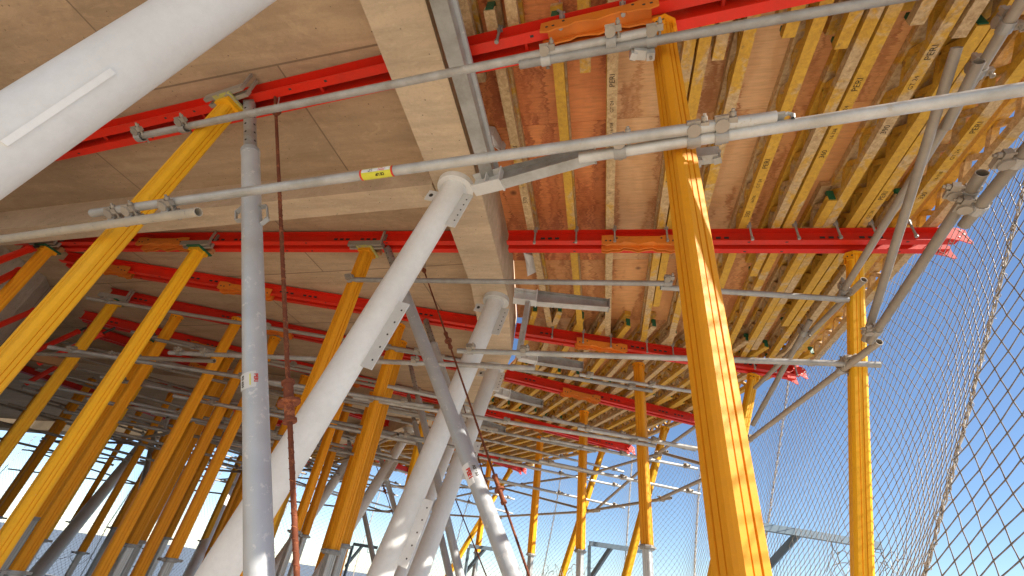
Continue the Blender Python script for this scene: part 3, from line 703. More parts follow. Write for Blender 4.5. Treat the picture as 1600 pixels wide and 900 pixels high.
# ---------------- rusty tie rods
def tie_rod(top, low, r, label, nuts=(), ball=None):
    top = Vector(top); low = Vector(low); d = (low-top).normalized(); foot = top+d*((FZ-top.z)/d.z)
    t = thing('tie_rod', label, 'tie rod', foot, 'rusty threaded tie rods')
    pts = []; L = (foot-top).length; k = 0
    MB().tube(top, foot, r*.86, n=12).build('rod', 'rust', t)
    th = MB(); x = 0.9; a = frame(top, foot)[1]; b = frame(top, foot)[2]
    hel = []
    step = r*.55
    while x < min(L, 4.6): hel.append(top+d*x+(a*math.cos(x/step*1.0)+b*math.sin(x/step*1.0))*r*.86); x += step*.9
    th.path(hel, r*.22, 4); th.build('thread', 'rust', t)
    def find(py): return min((abs(450-FPX*(ROT.transposed() @ (top+d*(k*.01))).y/(-(ROT.transposed() @ (top+d*(k*.01))).z)-py), k*.01) for k in range(10, 380))[1]
    for s_ in nuts:
        c = top+d*(s_ if s_ < 20 else find(s_))
        m = MB(); m.tube(c-d*.10, c-d*.085, r*2.3, n=20); m.tube(c-d*.085, c+d*.085, r*1.8, n=8); m.tube(c+d*.0, c+d*.012, r*3.8, n=24)
        m.tube(c+d*.085, c+d*.10, r*2.3, n=20); m.build('nut', 'rust', t)
    if ball is not None:
        c = top+d*ball; m = MB(); m.tube(c-d*.035, c, r*1.6, r*3.0, n=16); m.tube(c, c+d*.03, r*3.0, r*1.9, n=16); m.build('end_nut', 'rust', t)
        m = MB()
        for q in (-.012, .012): m.tube(top-Vector((q, 0, -.06)), c-Vector((q, 0, .0)), .005, n=6)
        m.build('eye_bolt', 'galv', t)
    return t
tie_rod(at(430,152,2.80), atd(463,880,1.62), .0125, 'thick rusty threaded rod with a flanged nut, right of the grey steel prop', nuts=(628,), ball=.18)
tie_rod(at(661,418,2.80), atd(825,895,2.5), .0088, 'thin rusty rod leaning between the second white column and the grey props', nuts=(532, 765), ball=.06)
for i, (a_, b_, dp) in enumerate([((716,605),(800,900),4.6),((655,640),(760,900),6.0),((575,690),(640,880),8.0)]):
    tie_rod(at(*a_, 2.8), atd(*b_, dp), .010, ['thin distant tie rod right of the third white column','thin distant tie rod crossing the lower centre','faint farthest tie rod near the fifth white column'][i], nuts=(2.2,))

# ---------------- grey channel along the edge beam, brackets, outer arms
ch = thing('steel_channel', 'long grey steel channel running beside the concrete edge beam to the first bracket', 'steel channel', (-.93,-2.4,2.5))
A = Vector((-.915,-2.4,2.60)); B = Vector((-.875,2.30,2.60))
MB().box(A, B, .10, .008).build('bottom_flange', 'galv_bright', ch)
MB().box(A+Vector((.046,0,.052)), B+Vector((.046,0,.052)), .008, .096).build('web', 'galv', ch)
MB().box(A+Vector((.0,0,.104)), B+Vector((.0,0,.104)), .10, .008).build('top_flange', 'galv', ch)
MB().box(A+Vector((.062,0,.10)), B+Vector((.062,0,.10)), .024, .03).build('edge_lip', 'galv_blue', ch)
def bracket(p, q, label, post=False, zz=2.55):
    P = Vector((*p, zz)); Q = Vector((*q, zz)); d = (Q-P).normalized(); s = Vector((-d.y, d.x, 0)); L = (Q-P).length
    t = thing('cantilever_bracket', label, 'bracket', P, 'steel cantilever brackets on the edge beam')
    b0 = P+d*.24
    m = MB(); m.box(P, b0, .11, .012, off=(0,-.06)); m.box(P, b0, .012, .13, off=(.0,.0)); m.box(P, b0, .11, .012, off=(0,.06)); m.box(b0-d*.006, b0+d*.006, .12, .15)
    m.box(P+d*.12-d*.005, P+d*.12+d*.005, .11, .13)
    m.build('mounting_box', 'white', t)
    m = MB(); lo0, lo1 = -.062, -.005
    vs = []
    for e, hh in ((b0+d*.006, .068), (Q, .03)):
        for sg in (-.006, .006):
            vs += [e+s*sg+Vector((0,0,-hh)), e+s*sg+Vector((0,0,.066))]
    m.add(vs, [(0,4,5,1),(2,3,7,6),(4,6,7,5)])
    m.build('tapered_web', 'galv', t)
    m = MB()
    m.box(b0+d*.006+Vector((0,0,-.066)), Q+Vector((0,0,-.028)), .09, .008); m.build('bottom_flange', 'galv_bright', t)
    m = MB(); m.box(b0+d*.006+Vector((0,0,.070)), Q+Vector((0,0,.070)), .09, .008); m.build('top_flange', 'galv', t)
    MB().box(Q-d*.004, Q+d*.008, .09, .12, off=(0,.02)).build('end_plate', 'galv', t)
    if post:
        c = P+d*.16; m = MB(); m.box(c+Vector((0,0,-.068)), c+Vector((-.03,-.02,-.70)), .075, .045, up=(1,0,0)); m.build('hanging_post', 'galv_bright', t)
    return t
bracket((-.98,2.26),(-.06,2.04), 'first grey tapered bracket with white box, at the end of the long steel channel')
bracket((-.92,3.80),(.06,4.00), 'second grey tapered bracket with white box and hanging post, below the second red beam', post=True)
bracket((-1.08,5.20),(-.27,5.53), 'third grey tapered bracket, half hidden by scaffold tubes')
bracket((-1.66,6.50),(-.98,7.02), 'fourth grey tapered bracket, small, above the lower scaffold tubes')
bracket((-2.5,7.9),(-1.9,8.6), 'fifth grey tapered bracket, tiny, at the lower centre')
# crumpled white plastic at the gap between edge beam and deck
for (pts, lab) in (([(757,210),(770,212),(782,232),(788,240),(780,236),(768,226)], 'crumpled white plastic scrap in the deck gap above the first bracket'), ([(818,395),(832,400),(838,425),(824,432),(822,412)], 'torn white plastic scrap in the deck gap above the second bracket')):
    P = [at(x, y, 3.02 + .03*((i*7) % 3)) for i, (x, y) in enumerate(pts)]
    c = sum(P, Vector())/len(P); m = MB()
    vs = P+[c+Vector((0,0,-.02))]+[p+Vector((0,0,.12)) for p in P]; k = len(P)
    m.add(vs, [(i, (i+1) % k, k) for i in range(k)]+[(i, (i+1) % k, k+1+(i+1) % k, k+1+i) for i in range(k)])
    tag(m.build('plastic_scrap', 'white_plastic', base=c), lab, 'plastic sheet')

# ---------------- scaffold tubes and couplers
RT = .0242
def tubeobj(P, Q, label, mat='galv', name='scaffold_tube', grp='grey scaffold tubes'):
    P = Vector(P); Q = Vector(Q)
    o = MB().tube(P, Q, RT, n=20, hollow=True).build(name, mat, base=P)
    return tag(o, label, 'scaffold tube', grp)
# one coupler, copied
cz = bpy.data.objects.new('tube_coupler', None); COL.objects.link(cz)
def ringmesh(axis, shift):
    m = MB(); n = 18
    d = Vector((1,0,0)) if axis == 'x' else Vector((0,1,0)); a = Vector((0,0,1)); b = d.cross(a); c = Vector(shift)
    ro, ri = RT+.006, RT+.001
    vs = []
    for i in range(n):
        e = a*math.cos(2*math.pi*i/n)+b*math.sin(2*math.pi*i/n)
        vs += [c+e*ro-d*.025, c+e*ro+d*.025, c+e*ri+d*.025, c+e*ri-d*.025]
    m.add(vs, [(4*i+k, 4*((i+1) % n)+k, 4*((i+1) % n)+(k+1) % 4, 4*i+(k+1) % 4) for i in range(n) for k in range(4)], False)
    m.box(c+a*(ro-.002)-d*.022, c+a*(ro+.004)-d*.022+d*.044, .04, .014)
    return m
r1 = ringmesh('x', (0,0,-.027)); r1.build('clamp_ring', 'galv', cz)
r2 = MB(); r2.tube((0,-.024,.020),(0,.024,.020), .027, n=14); r2.box((0,-.012,.03),(0,.012,.03), .05, .05); r2.build('clamp_jaw', 'weathered', cz)
bm_ = MB()
for (x, y, z, ax) in ((0,.040,-.03,'z'),(.040,0,.03,'z')):
    bm_.tube((x,y,z-.045),(x,y,z+.045), .0065, n=8); bm_.tube((x,y,z+.018),(x,y,z+.034), .013, n=6); bm_.tube((x,y,z-.045),(x,y,z-.036), .012, n=6)
    bm_.box((x-.016,y,z),(x+.016,y,z), .03, .03)
bm_.tube((0,0,-.012),(0,0,.012), .02, n=10)
bm_.build('clamp_bolt', 'weathered', cz)
first = [True]
def coupler(pos, d1, d2, label):
    """clamps the tube running along d1 (lower) to the member along d2 (upper)"""
    if first[0]: c = cz; first[0] = False
    else:
        c = cz.copy(); COL.objects.link(c)
        for chd in list(cz.children):
            k = chd.copy(); COL.objects.link(k); k.parent = c
    x = Vector(d1).normalized(); y = Vector(d2); y = (y - x*y.dot(x)).normalized(); z = x.cross(y)
    c.matrix_world = Matrix.Translation(Vector(pos) + z*.026) @ Matrix((x, y, z)).transposed().to_4x4()
    tag(c, label, 'coupler', 'steel tube couplers'); return c
def seg(a, b, za, zb, label, mat='galv'):
    P = at(*a, za); Q = at(*b, zb); tubeobj(P, Q, label, mat); return P, Q
def cpl(P, Q, f, other, label): coupler(Vector(P).lerp(Vector(Q), f), Q-P, other, label)
UPV = Vector((0,0,1))
# near lower-lift pair
P, Q = seg((145,333),(1212,183),1.50,1.62,'long bright scaffold tube sagging across the middle, with a red and yellow sticker','galv_bright'); A1, A2 = P, Q
hk = MB(); d = (Q-P).normalized(); hk.box(Q, Q+d*.03, .035, .012); hk.path([Q+d*.02, Q+d*.045+UPV*.012, Q+d*.06, Q+d*.055-UPV*.022], .008, 6)
tag(hk.build('tube_hook', 'galv_bright', base=Q), 'small bent hook at the right end of the long bright tube', 'hook')
# sticker on it
bf = min((abs(800+FPX*(ROT.transposed() @ P.lerp(Q, k/400)).x/(-(ROT.transposed() @ P.lerp(Q, k/400)).z)-592), k/400) for k in range(400))[1]
c = P.lerp(Q, bf); pr = thing('tube_sticker', 'yellow and red sticker wrapped round the long bright tube', 'sticker', c)
st, n_, sd_ = wrap_label(pr, c, d, RT, -c, .155, 3.0, 'lab_yellow', 'sticker_sheet')
for sgn in (-1, 1): wrap_label(pr, c+d*sgn*.082, d, RT+.0004, -c, .010, 3.0, 'lab_red', 'sticker_border')
sg_ = -1 if sd_.z < 0 else 1
up_ = sd_*sg_; e1 = (n_*.72+up_*.69).normalized(); e2 = (n_*.98-up_*.2).normalized()
wrap_label(pr, c, d, RT+.0008, e1, .15, .75, 'lab_sky_white', 'sticker_band')
text_on('PERI', c+e1*(RT+.0022)+d*.030, -d, e1, .019, 'lab_red', pr, bold=.0008); text_on('UP', c+e1*(RT+.0022)-d*.028, -d, e1, .019, 'black_ink', pr, bold=.0008)
text_on('CE UP', c+e2*(RT+.0022)+d*.02, -d, e2, .017, 'black_ink', pr, bold=.0008)
P, Q = seg((905,247),(1660,130),1.59,1.60,'bright scaffold tube running off the right edge, clamped to the big near prop','galv_bright'); B1, B2 = P, Q
for f_, lb in ((.14,'left'),(.40,'right')):
    pass
def near_frac(P, Q, px):
    return min((abs(800+FPX*(ROT.transposed() @ P.lerp(Q, k/500)).x/(-(ROT.transposed() @ P.lerp(Q, k/500)).z)-px), k/500) for k in range(500))[1]
def cpx(PQ, px, other, label, dz=.0):
    f_ = near_frac(PQ[0], PQ[1], px); coupler(PQ[0].lerp(PQ[1], f_)+Vector((0,0,dz)), PQ[1]-PQ[0], other, label)
cpx((B1,B2), 968, (0,.35,1), 'coupler joining the two bright tubes left of the big near prop')
cpx((B1,B2), 1126, (0,.35,1), 'coupler joining the two bright tubes right of the big near prop')
cpx((B1,B2), 1083, (0,.3,1), 'coupler of the bright tubes at the face of the big near prop')
def prop_clamp(pos, lab, sx=1):
    pos = Vector(pos); t = thing('prop_clamp', lab, 'clamp', pos, 'cast clamps on the props')
    m = MB(); m.box(pos+Vector((-.02,0,0)), pos+Vector((.085*sx,-.01,-.0)), .05, .055); m.box(pos+Vector((.07*sx,0,.0)), pos+Vector((.10*sx,-.01,.0)), .035, .075)
    m.box(pos+Vector((0,.0,-.045)), pos+Vector((.0,0,.05)), .04, .04); m.build('clamp_body', 'galv_bright', t)
    m = MB(); m.tube(pos+Vector((.09*sx,-.03,0)), pos+Vector((.09*sx,.03,0)), .010, n=8); m.tube(pos+Vector((0,0,-.06)), pos+Vector((0,0,.09)), .008, n=8); m.build('clamp_bolt', 'weathered', t)
prop_clamp(at(1087,246,1.67), 'cast clamp on the right face of the big near prop below the bright tubes')
prop_clamp(at(1016,82,2.36), 'cast clamp on the left face of the big near prop head', -1)
P, Q = seg((-60,382),(310,331),1.46,1.44,'cement-splashed open-ended scaffold tube at the left edge, under the bright tube','tube_dirty')
C1, C2 = P, Q
for px, lb in ((178,'double coupler where the splashed tube meets the widest orange prop'),(205,'second coupler beside it on the widest orange prop'),(262,'coupler joining the splashed and bright tubes near the open end')):
    cpx((C1,C2), px, (.2,.5,1), lb, .02)
# near upper-lift pair
P, Q = seg((213,214),(1014,50),2.42,2.40,'weathered scaffold tube under the topmost red beam, left half','weathered' if False else 'galv'); D1, D2 = P, Q
for px, lb in ((222,'coupler at the far left end of the upper weathered tube'),(290,'coupler on the upper weathered tube near the widest orange prop'),(955,'coupler joining the upper tubes left of the big prop head')): cpx((D1,D2), px, (0,.4,1), lb, -.02)
P, Q = seg((812,101),(1440,-10),2.38,2.38,'dusty scaffold tube rising to the top edge, clamped at the big near prop head','galv'); F1, F2 = P, Q
for px, lb in ((853,'coupler at the left end of the dusty upper tube'),(1018,'coupler of the dusty upper tube at the big near prop head')): cpx((F1,F2), px, (0,.4,1), lb)
# second line
P, Q = seg((545,437),(1050,443),2.32,2.32,'thin scaffold tube below the second red beam, behind the near white column'); G1, G2 = P, Q
cpx((G1,G2), 548, (0,0,1), 'coupler at the left end of the tube below the second red beam'); cpx((G1,G2), 1042, (0,.5,1), 'coupler where two tubes join behind the big near prop')
P, Q = seg((1032,449),(1325,468),2.30,2.30,'short scaffold tube from the big near prop to the right-hand prop, upper lift','galv_bright'); H1, H2 = P, Q
P, Q = seg((715,548),(1375,570),1.74,1.74,'long scaffold tube in the middle passing behind the big near prop to the right-hand prop','galv_bright'); I1, I2 = P, Q
for px, lb in ((735,'coupler on the middle tube over the second white column'),(818,'coupler on the middle tube at the hanging post'),(1322,'coupler tying the middle tube to the right-hand prop')): cpx((I1,I2), px, (0,.4,1), lb)
P, Q = seg((265,551),(836,575),1.76,1.76,'scaffold tube with a green end passing behind the grey steel prop, middle height','galv'); J1, J2 = P, Q
for px, lb in ((280,'coupler at the left end of the middle-height tube'),(320,'coupler next to it, joining two lapped tubes at left'),(510,'coupler on the middle-height tube at the orange prop'),(648,'coupler on the middle-height tube at the orange prop pair')): cpx((J1,J2), px, (.3,.4,1), lb)
P, Q = seg((60,553),(335,564),1.74,1.74,'darker scaffold tube lapped below it at left, crossing the chipped prop','weathered')
cpx((P,Q), 178, (.3,.4,1), 'coupler on the darker left tube at the chipped prop')
P, Q = seg((590,600),(702,624),2.05,2.05,'short bright tube stub crossing the orange prop pair','galv_bright')
# radial tubes of the deeper lines, two lifts each, lapped
def rad_tube(k, z, f0, f1, side, label, mat='galv'):
    a, d_ = Vector((*RAD[k][0], z)), Vector((*RAD[k][3], z)); dd = (d_-a).normalized(); s_ = Vector((-dd.y, dd.x, 0))
    P = a.lerp(d_, f0) + s_*side; Q = a.lerp(d_, f1) + s_*side + Vector((0,0,random.uniform(-.05,.05)))
    tubeobj(P, Q, label, mat); return P, Q
for k in range(3, 9):
    for z, ln in ((2.42,'upper'),(1.72,'lower')) + (((2.07,'middle'),) if k > 3 else ()):
        A_ = rad_tube(k, z, -.02 if k > 4 else .05, .52, .10, 'left %s-lift scaffold tube along the %s red beam' % (ln, ORD[k]), random.choice(['galv','weathered']))
        B_ = rad_tube(k, z-.03, .42, .80, .16, 'central %s-lift scaffold tube along the %s red beam' % (ln, ORD[k]), 'galv')
        C_ = rad_tube(k, z-.01, .70, .99 if k != 3 else .89, .10, 'outer %s-lift scaffold tube along the %s red beam' % (ln, ORD[k]), 'galv_bright')
        for T_, nm in ((A_,'left'),(B_,'middle'),(C_,'outer')):
            for f_, en in ((.06,'inner'),(.5,'centre'),(.92,'outer')):
                coupler(T_[0].lerp(T_[1], f_), T_[1]-T_[0], (0.1,.2,1), 'coupler, %s of the %s %s-lift tube along the %s red beam' % (en+(' end' if en != 'centre' else ''), nm, ln, ORD[k]))
# lengthwise ties between the lines in the left thicket
for k in range(4, 9):
    for q_, (z, f0, f1, sd2) in enumerate(((2.30,.10,.44,-.14),(1.60,.16,.50,-.12),(1.95,.30,.62,-.16),(1.42,.05,.36,.14))):
        P, Q = rad_tube(k, z, f0, f1, sd2, '%s extra lapped tube beside the %s red beam line, among the props' % (['upper','lower','middle','lowest'][q_], ORD[k]), ['weathered','galv'][q_ % 2])
        coupler(P.lerp(Q, .15), Q-P, UPV, 'inner coupler of the %s extra tube beside the %s beam line' % (['upper','lower','middle','lowest'][q_], ORD[k]))
        coupler(P.lerp(Q, .8), Q-P, UPV, 'outer coupler of the %s extra tube beside the %s beam line' % (['upper','lower','middle','lowest'][q_], ORD[k]))
def dotx(k, f): return Vector(lerp(RAD[k][0], RAD[k][3], f))
cnt = 0
for (f, z) in ((.18,1.55),(.34,1.9),(.46,1.6)):
    for k in (4, 5, 6, 7):
        a = dotx(k, f); b = dotx(k+1, f); d_ = (b-a).normalized()*.35
        tubeobj((a.x-d_.x, a.y-d_.y, z), (b.x+d_.x, b.y+d_.y, z+.04), 'tie tube %s from the wall, linking the %s and %s beam lines' % (['nearest','second','third'][cnt//4], ORD[k], ORD[k+1]), 'weathered'); cnt += 1

# outer ring: two lifts with diagonals, near the net
ring = {1:(2.25,1.05),2:(2.12,3.47),3:(1.45,6.05),4:(.95,8.2),5:(-.22,10.12),6:(-2.8,12.75),7:(-6.6,14.2),8:(-10.8,14.4),9:(-16,14.4),10:(-22,14.4)}
P, Q = seg((1165,692),(1374,534),1.72,1.72,'open-ended tube from the right-hand prop down to the raking prop, near the net','weathered')
cpx((P,Q), 1315, (1,0,0), 'coupler under the open-ended tube at the right-hand prop'); cpx((P,Q), 1172, (0,0,1), 'coupler where the open-ended tube meets the raking prop')
O1 = (P, Q)
P, Q = seg((1352,532),(1495,74),1.74,2.42,'diagonal scaffold tube with a yellow-marked top end, right of the right-hand prop','weathered')
P, Q = seg((1359,534),(1535,270),1.72,1.72,'scaffold tube with a green open end at upper right, near the net','weathered'); O3 = (P, Q)
cpx(O3, 1370, (0,0,1), 'coupler low on the green-ended tube at the right-hand prop'); cpx(O3, 1513, (.3,0,1), 'coupler on the green-ended tube next to its open end')
P, Q = seg((1506,352),(1690,130),1.66,1.66,'scaffold tube leaving the right edge beside the net seam','weathered'); O4 = (P, Q)
cpx(O4, 1528, (.3,0,1), 'coupler at the lower end of the tube by the net seam'); cpx(O4, 1590, (0,.3,1), 'coupler on the tube at the right edge')
P, Q = seg((1308,470),(1622,-40),2.36,2.36,'long scaffold tube rising to the top right corner in front of the deck','weathered'); O5 = (P, Q)
cpx(O5, 1318, (1,0,0), 'coupler at the foot of the long top right tube'); cpx(O5, 1528, (1,0,0), 'coupler on the long top right tube by the lapped stub'); cpx(O5, 1572, (1,0,0), 'coupler near the top of the long top right tube')
P, Q = seg((1478,200),(1530,96),2.28,2.28,'short open stub lapped on the long top right tube','weathered')
P, Q = seg((1180,606),(1350,437),2.36,2.36,'scaffold tube from the right-hand prop down behind the deck edge','weathered')
P, Q = seg((1176,664),(1266,500),1.74,2.40,'diagonal scaffold tube below the deck edge left of the right-hand prop','weathered')
cpx((P,Q), 1255, (1,0,0), 'coupler near the top of the diagonal below the deck edge')
for k in range(3, 10):
    a, b = Vector(ring[k]), Vector(ring[k+1])
    dd = (b-a).normalized()*.25
    nm = ORD.get(k, 'ninth') ; nm2 = ORD.get(k+1, 'last')
    for z, ln in ((1.50,'lower'),(2.22,'upper')):
        P, Q = Vector((a.x-dd.x, a.y-dd.y, z)), Vector((b.x+dd.x, b.y+dd.y, z+.02))
        tubeobj(P, Q, '%s ring tube along the net between the ends of the %s and %s beam lines' % (ln, nm, nm2), 'weathered')
        coupler(P.lerp(Q, .1), Q-P, UPV, 'coupler on the %s ring tube at the end of the %s beam line' % (ln, nm))
    P, Q = Vector((a.x, a.y, 1.5 if k % 2 else 2.25)), Vector((b.x, b.y, 2.25 if k % 2 else 1.5))
    tubeobj(P+Vector((.05,0,0)), Q+Vector((.05,0,0)), 'diagonal ring brace along the net between the %s and %s beam lines' % (nm, nm2), 'weathered')

# ---------------- red struts on the wall at far left
for i, (a, b, za, zb, lb) in enumerate([((-30,418),(60,384),2.1,2.72,'thick red strut with black spindle at the left edge below the second red beam'),
      ((-20,448),(40,418),2.0,2.5,'red strut at the left edge, second from top'), ((-10,512),(66,480),2.0,2.5,'red strut low at the left edge with black lower end'),
      ((52,550),(135,512),2.0,2.62,'red strut leaning to the fifth red beam, front one'), ((60,568),(180,512),1.9,2.62,'red strut leaning to the sixth red beam, behind the front one'), ((40,600),(120,555),1.8,2.4,'short dark red strut lowest at left')]):
    P = at(*a, za); Q = at(*b, zb); d = (Q-P)
    t = thing('wall_strut', lb, 'strut', P, 'red struts at the concrete wall')
    MB().tube(P, P+d*.82, .038, n=16).build('strut_tube', 'red', t)
    MB().tube(P+d*.82, Q, .018, n=10).build('spindle', 'dark', t)
    MB().tube(P+d*.80, P+d*.84, .045, n=12).build('strut_nut', 'red', t)
tb = MB().box(at(8,548,1.9), at(118,572,1.9), .10, .10); tag(tb.build('timber_offcut', 'timber_block', base=at(8,548,1.9)), 'short timber block wedged at the wall, left of the widest prop foot', 'timber block')

# ---------------- safety net outside the deck edge
def curve_len(pts):
    c = [0]
    for a, b in zip(pts, pts[1:]): c.append(c[-1]+math.dist(a, b))
    return c
def smooth_curve(pts, it=3):
    for _ in range(it):
        q = [pts[0]]
        for a, b in zip(pts, pts[1:]): q += [lerp(a, b, .25), lerp(a, b, .75)]
        pts = q+[pts[-1]]
    return pts
EC = smooth_curve([(2.9,-1.6),(2.9,2.25),(2.92,3.4),(2.88,4.8),(2.56,7.3),(2.0,9.1),(.80,11.8),(-2.45,14.5),(-5.2,15.5),(-10.6,15.9),(-24.7,15.9),(-34,15.9)])
EL = curve_len(EC)
def edge_point(u):
    u = max(0, min(EL[-1]-1e-4, u))
    import bisect
    i = bisect.bisect_right(EL, u)-1; f_ = (u-EL[i])/(EL[i+1]-EL[i])
    p = Vector(lerp(EC[i], EC[i+1], f_)); j0, j1 = max(0, i-2), min(len(EC)-1, i+3)
    tn = (Vector(EC[j1])-Vector(EC[j0])).normalized()
    return p, Vector((-tn.y, tn.x))      # inward normal
NZ0, NZ1 = 3.10, FLOOR+.05
def net_point(u, v, bul):
    """v 0..1 down"""
    z = NZ0+(NZ1-NZ0)*v
    p, n_ = edge_point(u)
    slope = .38 if p.y < 5 else max(.12, .38-(p.y-5)*.05)
    off = slope*(NZ0-z) if z > .2 else slope*(NZ0-.2)-(.2-z)*.10
    off += bul
    return Vector((p.x+n_.x*off, p.y+n_.y*off, z))
def ulen(y):
    for i in range(len(EC)-1):
        if EC[i][1] <= y <= EC[i+1][1] and EC[i+1][1] > EC[i][1]: return i + (y-EC[i][1])/(EC[i+1][1]-EC[i][1])
def ulen_old(y):    # arc length where the near straight run reaches y
    return min(range(len(EC)), key=lambda i: abs(EC[i][1]-y) + (0 if EC[i][0] > 0 else 100))
def eul(y):
    t_ = ulen(y); i = int(t_); return EL[i]+(EL[i+1]-EL[i])*(t_-i)
seams = [(eul(-.9), 1.6), (eul(2.2), 2.25), (eul(6.5), .5)]
u = seams[-1][0]
while u + 3.0 < EL[-1]: u += 2.7 if u < 16 else 3.4; seams.append((u, .25))
def seam_u(k, v):
    s0, dr = seams[k]; return s0 + dr*v + .05*math.sin(v*5+k*2)
def net_uv(k, a, v):
    u0, u1 = seam_u(k, v), seam_u(k+1, v)
    a2 = a + .055*math.sin(2*math.pi*a)*(-1) * (1 - .3*math.sin(v*4+k))       # mesh gathers at the seams
    wob = .05*math.sin(v*9+a*5+k*1.7)*math.sin(math.pi*a)
    u_ = u0+(u1-u0)*a2
    nz = noise.noise(Vector((u_*.9, v*4.1, k*3.3)))
    bul = .22*math.sin(math.pi*a)**.8*math.sin(math.pi*min(1, v*1.05))*(.5+.5*math.sin(k*1.9+1.)) + .10*nz*math.sin(math.pi*a) + wob*.6
    sag = -.045*math.sin(math.pi*a)+.03*noise.noise(Vector((u_*1.4+9, v*5, k)))*math.sin(math.pi*a)
    p = net_point(u_, v, -bul if k > 0 else -bul*.4); p.z += sag
    return p
for k in range(len(seams)-1):
    width = seams[k+1][0]-seams[k][0]
    cell_w, cell_h = (.155, .16) if k < 1 else ((.118, .12) if k < 2 else ((.12, .12) if k < 5 else (.16, .15)))
    nx = max(6, int(width/cell_w)); nz_ = int(4.9/(cell_h/2))
    rr = .0038 if k < 1 else .0029 if k < 2 else (.0026 if k < 5 else .0034)
    m = MB(); nodes = {}
    for j in range(nz_+1):
        for i in range(nx+1):
            a = (i + (.5 if j % 2 else 0))/nx
            if a > 1.0001: continue
            p = net_uv(k, a, j/nz_)
            jj = .004
            nodes[(i, j)] = p + Vector((random.uniform(-jj,jj), random.uniform(-jj,jj), random.uniform(-jj,jj)))
    for (i, j), p in nodes.items():
        for di in ((0, 1) if j % 2 else (-1, 0)):
            q = nodes.get((i+di, j+1))
            if q is None: continue
            d_ = (q-p); L = d_.length
            # twisted wire: the middle of each leg bows a little
            a_ = d_.cross(Vector((0,0,1))).normalized(); b_ = a_.cross(d_).normalized()
            vs = [e+a_*math.cos(t_)*rr*w_+b_*math.sin(t_)*rr*w_ for e, w_ in ((p,1.25),(p+d_*.5,1.0),(q,1.25)) for t_ in (0, 2.094, 4.189)]
            m.add(vs, [(x, (x+1) % 3, 3+(x+1) % 3, 3+x) for x in range(3)]+[(3+x, 3+(x+1) % 3, 6+(x+1) % 3, 6+x) for x in range(3)], True)
    names = ['nearest wire net panel at the right edge of the picture','wire net panel behind the tall right-hand orange prop','wire net panel just right of the big near prop foot']
    lab = names[k] if k < 3 else '%s wire net panel counting back from the right edge, hung behind the scaffold ring' % ordn(k)
    tag(m.build('safety_net', 'wire', base=net_point(seams[k][0], .5, 0)), lab, 'safety net', 'wire safety net panels')
    # seam lacing
    for kk in ((k,) if k else (0,)):
        if kk == 0: continue
        sm = MB(); N = 150 if kk < 4 else 70
        r_ = .008 if kk < 3 else .011
        line = [net_uv(kk, 0, j/N) for j in range(N+1)]
        for ph in (0, 2.1, 4.2):
            pts = [line[j] + Vector((math.cos(j*.9+ph), math.sin(j*.9+ph), 0))*r_*1.1 + Vector((random.uniform(-1,1),random.uniform(-1,1),random.uniform(-1,1)))*.003 for j in range(N+1)]
            sm.path(pts, r_*.55, 5)
        for j in range(3, N-3, 4 if kk < 3 else 9):      # loose loops and tails
            c_ = line[j]; rr2 = random.uniform(.012, .03)
            ax_ = Vector((random.uniform(-1,1), random.uniform(-1,1), random.uniform(-.5,.5))).normalized(); o_ = ax_.orthogonal().normalized(); p_ = ax_.cross(o_)
            sm.path([c_ + (o_*math.cos(t_)+p_*math.sin(t_))*rr2 + ax_*t_*.004 for t_ in [x*.55 for x in range(random.randint(6, 12))]], r_*.32, 4)
        tag(sm.build('net_seam', 'rope', base=line[0]), ['', 'frayed lacing seam down the net at the far right, beside the right-hand prop', 'laced net seam just right of the big near prop', ''][min(kk, 3)] or '%s laced net seam counting back from the right edge' % ordn(kk), 'lacing rope', 'laced seams of the net')

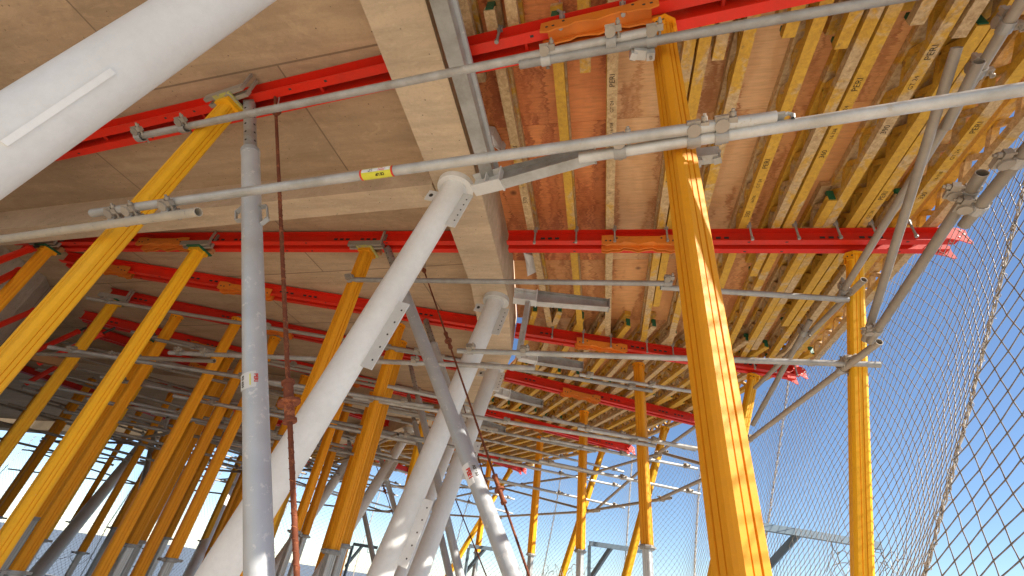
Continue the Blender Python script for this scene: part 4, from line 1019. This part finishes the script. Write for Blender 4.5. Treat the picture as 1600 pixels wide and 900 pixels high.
# ---------------- outrigger frames beyond the net
def outrigger(p1, p2, bx, dist, label, left=False):
    A = atd(*p1, dist); B = atd(*p2, dist); C_ = atd(*bx, dist)
    t = thing('outrigger_frame', label, 'steel frame', A, 'blue grey outrigger frames outside the net')
    MB().box(A, B, .075, .075).build('top_bar', 'blue_steel', t)
    D = Vector((A.x, A.y, FLOOR-.3)); MB().box(A-Vector((0,0,.04)), D, .06, .06).build('post', 'blue_steel', t)
    m_ = A.lerp(B, .38); dn = C_-m_
    MB().box(m_, m_+dn, .065, .065).build('diagonal', 'blue_steel', t)
    hk = MB(); e = A.lerp(B, .62); hk.path([e, e-UPV*.10, e-UPV*.16+Vector((.03,0,0)), e-UPV*.13+Vector((.06,0,0))], .007, 5); e = B; hk.path([e, e-UPV*.1, e-UPV*.2+Vector((.03,0,0)), e-UPV*.24+Vector((-.02,0,0))], .007, 5)
    hk.build('hook', 'blue_steel', t)
outrigger((1172,820),(1374,853),(1150,940), 5.0, 'nearest blue grey outrigger frame low beside the right-hand prop')
outrigger((921,849),(1012,862),(915,915), 8.2, 'blue grey outrigger frame low between the upright props')
outrigger((733,853),(800,862),(718,905), 10.5, 'blue grey outrigger frame low behind the leaning grey props')
outrigger((552,850),(590,856),(540,885), 12.5, 'small outrigger frame low behind the white columns')
outrigger((262,768),(235,766),(225,800), 16, 'small outrigger frame at lower left across the pale sky')
# coiled barbed wire below
for i, (a, b, dp) in enumerate([((1300,893),(1420,893),4.6),((850,900),(930,898),8.5),((20,862),(270,880),13.0)]):
    A = atd(*a, dp); B = atd(*b, dp); m = MB(); N = 90; pts = []
    for j in range(N+1):
        f_ = j/N; an = j*.62; r_ = .14*(1+.4*math.sin(j*.37)); pts.append(A.lerp(B, f_) + Vector((0, math.cos(an)*r_, math.sin(an)*r_)) + Vector((.05*math.sin(an*1.7),0,0)))
    m.path(pts, .004 if dp < 5 else .006, 4)
    tag(m.build('wire_coil', 'wire', base=A), ['tangled wire coil at the foot of the right-hand prop','tangled wire coil low between the upright props','tangled wire coil along the far slab edge at lower left'][i], 'wire coil')
bad = [l for l, n_ in LABELS.items() if len(n_) > 1]
print('DUP LABELS', bad[:20], len(bad)); print('OBJS', len(bpy.data.objects))
for o in bpy.data.objects:
    if '_base' in o: del o['_base']
    if o.get('label') and len(o['label'].split()) > 16: print('LONG', len(o['label'].split()), o['label'])
